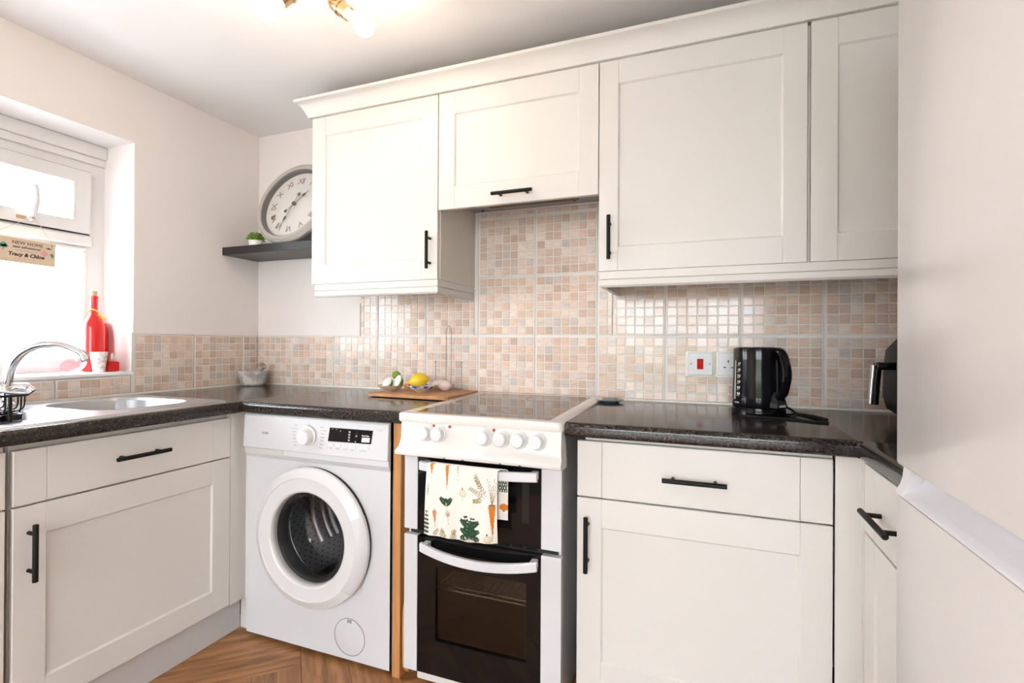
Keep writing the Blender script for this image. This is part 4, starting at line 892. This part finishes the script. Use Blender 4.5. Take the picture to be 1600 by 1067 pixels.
B().loft([[(x, y, z) for x, z in rrect(2.2195 + k, 2.3045 - k, 1.0005 + k, 1.0825 - k, .004, 3)] for k, y in ((0, -.0125), (0, -.017), (.002, -.0195))], False, True).done('socket_plate', 'whiteplastic', sk2, 30)
for x0, x1, z0, z1 in ((2.2525, 2.2565, 1.0475, 1.0565), (2.2385, 2.2465, 1.0285, 1.0325), (2.2635, 2.2715, 1.0285, 1.0325)): B().box(x0, x1, -.0198, -.0190, z0, z1).done('pin_hole', 'dark', sk2, 0)

# ------------------------------------------------------------------ kettle
KC = Vector((2.333, -0.215, TOP)); 
kt = thing('kettle', 'glossy black jug kettle on the right worktop', 'kettle', KC)
B().lathe(KC, (0, 0, 1), [(.001, .0005), (.074, .0005), (.0775, .003), (.0775, .010), (.0765, .0235), (.070, .0255), (.001, .0255)], 48).done('power_base', 'blackgloss', kt)
B().lathe(KC, (0, 0, 1), [(.001, .0265), (.0745, .0265), (.0760, .030), (.0755, .060), (.0735, .120), (.0725, .170), (.0728, .200), (.0715, .206), (.066, .208)], 56).done('body', 'blackgloss', kt, 40)
B().lathe(KC, (0, 0, 1), [(.066, .2075), (.064, .2095), (.03, .2120), (.001, .2125)], 40).done('lid', 'blackgloss', kt)
hd = Vector((0.62, -0.785, 0)).normalized(); hs2 = Vector((0.785, 0.62, 0)).normalized(); q = B()
path = spline([KC + hd * .060 + Vector((0, 0, .203)), KC + hd * .088 + Vector((0, 0, .196)), KC + hd * .102 + Vector((0, 0, .168)), KC + hd * .110 + Vector((0, 0, .130)), KC + hd * .103 + Vector((0, 0, .092)), KC + hd * .092 + Vector((0, 0, .066)), KC + hd * .070 + Vector((0, 0, .054))], 5)
lo = []
for i, p in enumerate(path):
    t = (path[min(i + 1, len(path) - 1)] - path[max(i - 1, 0)]).normalized(); n_ = t.cross(hs2).normalized()
    lo.append([p + hs2 * .0165 * math.cos(a) + n_ * .0080 * math.sin(a) for a in [2 * PI * k / 12 for k in range(12)]])
q.loft(lo, True, True); q.done('handle', 'blackgloss', kt)
q = B(); q.loft([[KC + hd * r_ + hs2 * s_ * w_ + Vector((0, 0, z)) for s_, r_ in ((-1, .060), (-.6, rr), (.6, rr), (1, .060))] for z, rr, w_ in ((.028, .094, .03), (.040, .094, .029), (.062, .083, .024), (.085, .068, .016))], True, True); q.done('handle_root', 'blackgloss', kt, 40)
def kp(ang, z, e=.0006):      # a point on the kettle wall, ang degrees from the camera-facing direction (to the left)
    base = math.atan2(-1.9619 + .215, 2.1708 - 2.333); a = base - math.radians(ang); r_ = .0762 - (z - .03) * .022 + e; return KC + Vector((math.cos(a) * r_, math.sin(a) * r_, z)), Vector((-math.sin(a), math.cos(a), 0))
q = B()
lo = []
for z in (.048, .10, .168): lo.append([kp(a, z)[0] for a in (62, 57)])
q.loft(lo, closed=False); q.done('water_gauge', mat('gauge_window', (0.42, 0.43, 0.44), .2), kt, 0)
q = B()
for k in range(6):
    z = .066 + k * .0185; p, t_ = kp(46, z, .0012); q = B(); q.mesh(text(('0.5', '0.7', '1.0', '1.2', '1.5', '1.7')[k], .0095, bold=.0004), frame(p, t_, (0, 0, 1)))
    p, t_ = kp(48, z - .0065, .0012); q.box(-.006, .006, -.0004, .0004, 0, .0002, mtx=frame(p, t_, (0, 0, 1))); q.done('gauge_mark', 'label', kt, 0)
q = B(); p, t_ = kp(50, .0385, .0014); q.mesh(text('LOGIK', .0065), frame(p, t_, (0, 0, 1)))
q.done('lettering', 'label', kt, 0)
q = B(); q.mesh(text('LOGIK', .0085, bold=.0003), frame(KC + hd * .0946 + Vector((0, 0, .0345)), hs2, (0, 0, 1))); q.done('lettering', 'label', kt, 0)
cb_ = spline([(2.404, -.19, .922), (2.425, -.185, .912), (2.445, -.20, .8990), (2.470, -.255, .8985), (2.492, -.315, .8985), (2.494, -.352, .8985), (2.470, -.362, .8985), (2.42, -.335, .8985), (2.36, -.325, .8985), (2.31, -.318, .8985), (2.272, -.296, .8985)], 6)
q = B().tube(cb_, .0038, 8); q.done('power_cord', 'black', kt)
q = B().tube(spline([(2.494, -.345, .9050), (2.478, -.295, .9050), (2.44, -.245, .9050), (2.418, -.23, .8990), (2.404, -.222, .8990)], 6), .0038, 8); q.done('power_cord', 'black', kt)

# ------------------------------------------------------------------ air fryer beside the fridge
af = thing('air_fryer', 'black air fryer with silver handle half hidden by the fridge', 'air fryer', (2.80, -0.30, TOP))
q = B(); X0, X1_, Y0, Y1 = 2.662, 2.950, -0.440, -0.160
q.loft([[(x, y, z) for x, y in rrect(X0 + k, X1_ - k, Y0 + k, Y1 - k, .06, 6)] for k, z in ((.05, TOP + .004), (.035, TOP + .012), (.006, TOP + .035), (-.002, TOP + .07), (0, TOP + .16), (.004, TOP + .205), (.03, TOP + .245), (.07, TOP + .265))], True, True); q.done('body', 'black', af, 50)
q = B().box(2.618, 2.668, -.315, -.285, 1.045, 1.066, .004, 2); q.tube([(2.624, -.30, 1.060), (2.620, -.30, 1.02), (2.616, -.30, .948)], [.011, .011, .010], 12); q.done('drawer_handle', 'blackgloss', af)
q = B().box(-.0025, .0025, -.012, .012, -.054, .054, .001, mtx=Matrix.Translation((2.6085, -.30, 1.004)) @ Matrix.Rotation(math.radians(4), 4, 'Y')); q.done('handle_trim', 'silver', af)
B().lathe((2.806, -.30, TOP), (0, 0, 1), [(.09, 0), (.09, .006)], 24, True, True).done('foot_ring', 'dark', af)

# ------------------------------------------------------------------ small things on the worktops
md = thing('mortar', 'rough grey stone mortar in the worktop corner', 'mortar', (0.083, -0.115, TOP))
MC = Vector((0.085, -0.100, TOP))
def rough(c, prof, n, amp, seed, q):
    rr = random.Random(seed); ph = [rr.uniform(0, 6.28) for _ in range(8)]
    q.loft([[c + Vector((math.cos(a) * r_ * (1 + amp * (math.sin(3 * a + ph[0] + h * 40) + .6 * math.sin(7 * a + ph[1] - h * 70))), math.sin(a) * r_ * (1 + amp * (math.sin(3 * a + ph[0] + h * 40) + .6 * math.sin(7 * a + ph[1] - h * 70))), h)) for a in [2 * PI * k / n for k in range(n)]] for r_, h in prof], True, True)
q = B(); rough(MC, [(.044, .0), (.052, .004), (.056, .014), (.059, .028), (.065, .046), (.0685, .060), (.0695, .072), (.066, .074), (.060, .072), (.052, .045), (.030, .028), (.004, .024)], 40, .014, 2, q); q.done('bowl', 'stone', md, 60)
q = B(); q.lathe(MC + Vector((.004, 0, .050)), (0.60, 0.05, 0.62), [(.001, -.012), (.012, -.008), (.0165, .004), (.014, .022), (.0145, .045), (.019, .068), (.0185, .074), (.001, .0765)], 20)
tag(q.done('pestle', 'pestle'), 'brown stone pestle leaning in the mortar', 'pestle')

bd = thing('chopping_board', 'wooden chopping board with fruit dishes left of the hob', 'chopping board', (1.10, -0.17, TOP))
pts = [(0.915, -0.292), (0.920, -0.300), (1.2785, -0.322), (1.2855, -0.314), (1.2865, -0.050), (1.280, -0.042), (0.958, -0.022), (0.950, -0.030)]
B().loft([[(x, y, z) for x, y in pts] for z in (TOP + .0045, TOP + .0165)], True, True).done('slab', 'board_wood', bd, 20)
B().box(.925, .950, -.285, -.262, TOP, TOP + .005).box(1.25, 1.275, -.305, -.285, TOP, TOP + .005).box(.97, .99, -.06, -.04, TOP, TOP + .005).box(1.25, 1.27, -.08, -.06, TOP, TOP + .005).done('foot', 'dark', bd)
BT = TOP + .0168
def dish(x, y, r_, mm, label, under):
    d_ = thing('dish', label, 'dish', (x, y, BT), 'small dishes on the chopping board'); h = r_ * .42
    B().lathe((x, y, BT), (0, 0, 1), [(.001, .0), (r_ * .40, .0), (r_ * .42, .003), (r_ * .75, h * .45), (r_, h)], 36).done('bowl', under, d_)
    B().lathe((x, y, BT), (0, 0, 1), [(r_, h), (r_ * 1.01, h + .0012), (r_ * .97, h + .0005), (r_ * .72, h * .5 + .003), (r_ * .38, .006), (.001, .006)], 36).done('glaze', mm, d_)
    if mm == 'bluedish': B().lathe((x, y, BT), (0, 0, 1), [(r_ * .80, h * .55), (r_ * .815, h * .56), (r_ * 1.012, h - .0005), (r_ * 1.008, h + .0008)], 36).done('painted_rim', 'bluedish', d_)
    return d_
dish(0.955, -0.197, .055, 'dishclay', 'small stoneware dish with white speckled fruit, left on the board', 'dishclay')
dish(1.092, -0.178, .060, 'bluedish', 'small blue and white dish under the lemon', 'dishclay')
def half(c, r_, n_, name, label, seed):
    n_ = Vector(n_).normalized(); t = thing(name, label, 'fruit half', c)
    B().lathe(c, n_, [(.001, -r_ * .95), (r_ * .5, -r_ * .82), (r_ * .85, -r_ * .5), (r_, -.001)], 24).done('rind', 'lime', t)
    B().lathe(c, n_, [(r_, -.001), (r_ * .96, .002), (r_ * .7, .006), (.001, .009)], 24).done('flesh', 'dragon', t)
half(Vector((0.942, -0.205, BT + .034)), .025, (-.25, -.75, .45), 'fruit_half', 'white speckled fruit half at the front of the stoneware dish', 1)
half(Vector((0.980, -0.190, BT + .040)), .028, (-.35, -.75, .35), 'fruit_half', 'white speckled fruit half with green rind, right in the stoneware dish', 2)
q = B().ball((0.966, -0.174, BT + .064), .020, .018, .017, 16, 10); tag(q.done('lime', 'lime'), 'small green lime on top of the speckled fruit', 'lime')
lm = thing('lemon', 'bright yellow lemon in the blue and white dish', 'lemon', (1.080, -0.178, BT + .03))
q = B(); q.lathe((1.080, -0.178, BT + .046), (-.85, -.35, -.18), [(.001, -.041), (.006, -.039), (.012, -.034), (.024, -.022), (.030, -.006), (.031, .006), (.026, .021), (.014, .032), (.008, .038), (.005, .042), (.001, .043)], 24); q.done('peel', 'lemon', lm)
q = B()      # orange wedge lying behind
lo = []
for k in range(13):
    a = PI * k / 12; lo.append([Vector((0.995, -0.105, BT + .002)) + Vector((math.cos(a) * -.045 * .9, .012 * math.cos(a), .0)) + Vector((0, 0, 1)) * z * math.sin(a) + Vector((0, w_ * math.sin(a), 0)) for z, w_ in ((.002, -.012), (.022, -.018), (.038, .0), (.022, .018), (.002, .012))])
tag(B().loft(lo, True, True).done('orange_wedge', 'orange'), 'orange yellow fruit wedge lying between the two dishes', 'fruit wedge')
for (x, y, lab, rz) in ((1.115, -0.076, 'pale pink egg, the left one by the kitchen roll stand', .4), (1.163, -0.112, 'pale pink egg, the right one in front of the kitchen roll stand', -.2)):
    mt = Matrix.Rotation(rz, 3, 'Z'); q = B()
    q.lathe((x, y, BT + .0225), mt @ Vector((1, .1, 0)), [(.001, -.0265), (.010, -.0245), (.0185, -.016), (.0225, -.002), (.021, .012), (.014, .024), (.006, .031), (.001, .0325)], 24)
    tag(q.done('egg', 'egg'), lab, 'egg')
kr = thing('kitchen_roll_stand', 'thin wire kitchen roll stand without roll on the chopping board', 'roll stand', (1.139, -0.035, BT))
RC = Vector((1.139, -0.035, BT)); q = B(); q.tube([RC + Vector((math.cos(a) * .064, math.sin(a) * .022, .0025)) for a in [2 * PI * k / 28 for k in range(28)]], .0022, 8, True); q.done('base_ring', 'grey', kr)
q = B(); q.tube([RC + Vector((-.0125, 0, .0025))] + [RC + Vector((-.0125, 0, .245))] + bez(RC + Vector((-.0125, 0, .250)), RC + Vector((-.0115, 0, .262)), RC + Vector((-.004, 0, .272)), RC + Vector((0, 0, .2745)), 5) + bez(RC + Vector((0, 0, .2745)), RC + Vector((.004, 0, .272)), RC + Vector((.0115, 0, .262)), RC + Vector((.0125, 0, .250)), 5)[1:] + [RC + Vector((.0125, 0, .0025))], .0016, 8); q.done('centre_loop', 'grey', kr)
for s_ in (-1, 1):
    q = B(); b0 = RC + Vector((s_ * .0640, 0, .0025)); q.tube([b0, b0 + Vector((0, 0, .112))], .0016, 8); q.ball(b0 + Vector((0, 0, .115)), .0036, n=10, m=8); q.done('side_post', 'grey', kr)
q = B().lathe((1.848, -0.098, TOP + .0004), (0, 0, 1), [(.001, 0), (.030, 0), (.036, .003), (.050, .010), (.052, .0115), (.049, .0115), (.034, .005), (.001, .004)], 32)
tag(q.done('spoon_rest', 'coasterglass', None), 'small pale teal glass dish beside the back corner of the hob', 'dish')

# ------------------------------------------------------------------ window sill ornaments
SZ = 0.9898
bt = thing('bottle', 'tall red glass bottle with cork and yellow ribbon on the sill', 'bottle', (-0.112, -0.690, SZ))
BC = Vector((-0.112, -0.690, SZ))
B().lathe(BC, (0, 0, 1), [(.001, .002), (.030, .0005), (.0345, .004), (.0350, .02), (.0350, .175), (.033, .195), (.024, .213), (.0150, .226), (.0130, .240), (.0122, .290), (.0140, .292), (.0140, .300), (.0115, .303)], 36).done('glass_body', 'redglass', bt)
B().cyl(BC + Vector((0, 0, .298)), BC + Vector((0, 0, .322)), .0095, .0105, 16).done('cork', 'cork', bt)
q = B().tube([BC + Vector((math.cos(a) * .0165, math.sin(a) * .0165, .236 - .012 * math.sin(a - .6) * 1.0)) for a in [2 * PI * k / 20 for k in range(20)]], .0028, 6, True)
for dx, dy, dz in ((.004, .022, -.014), (.010, .018, -.020), (.006, .010, -.018)): q.tube([BC + Vector((.012, .012, .226)), BC + Vector((.012 + dx, .012 + dy, .226 + dz))], .003, 6)
q.ball(BC + Vector((.013, .012, .227)), .006, n=10, m=8); q.done('ribbon', 'ribbon', bt)
q = B().lathe((-0.155, -0.638, SZ), (0, 0, 1), [(.001, .002), (.0205, .0005), (.022, .003), (.022, .155), (.020, .175), (.016, .184), (.016, .196), (.001, .198)], 32)
tag(q.done('jar', 'redglass'), 'shorter red glass jar standing behind the red bottle', 'jar')
cu = thing('candle_cup', 'small white tapered cup with floral print on the sill', 'cup', (-0.05, -0.706, SZ))
B().lathe((-0.05, -0.706, SZ), (0, 0, 1), [(.001, .0005), (.0175, .0005), (.0195, .004), (.0225, .030), (.0285, .079), (.0270, .079), (.0215, .032), (.001, .010)], 28).done('cup', 'cupprint', cu)
sb = thing('perfume_bottle', 'tiny red perfume bottle with clear top beside the floral cup', 'bottle', (-0.05, -0.659, SZ))
B().box(-.066, -.034, -.678, -.640, SZ + .0003, SZ + .040, .004, 2).done('glass_base', 'redglass', sb)
B().box(-.063, -.037, -.674, -.644, SZ + .040, SZ + .049, .003).done('shoulder', 'clearglass', sb)
B().cyl((-.05, -.659, SZ + .048), (-.05, -.659, SZ + .073), .0085, n=16, bev=.001).done('cap', 'silver', sb)
td = thing('trinket_dish', 'clear pink tilted trinket dish with small writing on the sill', 'dish', (-0.055, -0.782, SZ))
DM = Matrix.Translation((-0.060, -0.785, SZ + .024)) @ Matrix.Rotation(math.radians(35), 4, 'X') @ Matrix.Rotation(math.radians(28), 4, 'Y')
q = B(); q.loft([[DM @ Vector((math.cos(a) * r_, math.sin(a) * r_, h)) for a in [2 * PI * k / 32 for k in range(32)]] for r_, h in ((.002, -.012), (.018, -.011), (.032, -.002), (.040, .010), (.0415, .011), (.040, .0115), (.031, .000), (.017, -.009), (.002, -.010))], True, True); q.done('glass_plate', 'trinket', td)
q = B()
for k, s_ in enumerate(('love', 'you', 'to the', 'moon')): q.mesh(text(s_, .010), DM @ Matrix.Translation((0.002, .014 - k * .009, -.0075)))
q.done('lettering', 'ink', td, 0)

# hanging sign
sg = thing('hanging_sign', 'small wooden new home sign hanging by string from the window handle', 'sign', (-0.13, -0.9, 1.43))
SGx, SY_0, SY_1, SZ0, SZ1 = -0.128, -1.012, -0.8115, 1.392, 1.479
SMt = Matrix.Translation((SGx, (SY_0 + SY_1) / 2, (SZ0 + SZ1) / 2)) @ Matrix.Rotation(math.radians(-1.0), 4, 'X')
q = B().box(-.002, .002, -(SY_1 - SY_0) / 2, (SY_1 - SY_0) / 2, -.0435, .0435, .0006, mtx=SMt); q.done('board', 'signwood', sg)
SF = SMt @ frame((.0023, 0, 0), (0, 1, 0), (0, 0, 1))
def sgt(s_, y, z, size, mm, name, **k): 
    return B().mesh(text(s_, size, **k), SF @ Matrix.Translation((y, z, 0))).done(name, mm, sg, 0)
sgt('NEW HOME', .016, .0275, .0165, 'inkdark', 'lettering'); sgt('new adventures', .013, .0130, .0125, 'inkdark', 'lettering', shear=.25, bold=.0002); sgt('new memories', .014, .0015, .0110, 'ink', 'lettering'); sgt('Tracy & Chloe', .013, -.0145, .0175, 'inkdark', 'lettering', shear=.2, bold=.0007)
def blob(shapes, mm, name):
    q = B()
    for (y, z, a, b_, n_) in shapes: q.mesh(flat([[(y + a * math.cos(2 * PI * k / n_ + PI / 2), z + b_ * math.sin(2 * PI * k / n_ + PI / 2)) for k in range(n_)]], .0003), SF)
    return q.done(name, mm, sg, 0)
blob([(-.052, .014, .009, .009, 14), (-.058, .009, .006, .005, 10), (-.046, .010, .007, .006, 10), (.088, .000, .0055, .0055, 10), (.0905, -.005, .005, .004, 8)], 'teal', 'tree_print')
blob([(-.052, .001, .0008, .009, 4), (.0885, -.010, .0006, .006, 4), (.066, -.007, .0018, .0018, 8)], 'inkdark', 'trunk_print')
blob([(.066, .0005, .013, .010, 4), (.066, .008, .011, .006, 3)] + [(-.020 + k * .0135, -.030, .0022, .0022, 5) for k in range(5)], 'pink', 'house_print')
blob([(.077, .0225, .010, .004, 3), (.080, .0215, .009, .0025, 4)], 'navy', 'roof_print')
hp_ = Vector((-.138, hy + .0, 1.5600))
q = B()
for y in (SY_0 + .012, SY_1 - .012): q.tube([Vector((SGx + .003, y, SZ1 - .010)), Vector((SGx, y * .96 + hp_.y * .04, SZ1 + .004)), hp_ + Vector((0.0, .006 if y > -.9 else -.014, .0)), Vector((hx + .012, hy, 1.579))], .0010, 6)
q.done('string', 'string', sg)
for y in (SY_0 + .012, SY_1 - .012): B().cyl(SMt @ Vector((-.0026, y - (SY_0 + SY_1) / 2, .034)), SMt @ Vector((.0026, y - (SY_0 + SY_1) / 2, .034)), .0022, n=10).done('hole', 'inkdark', sg)
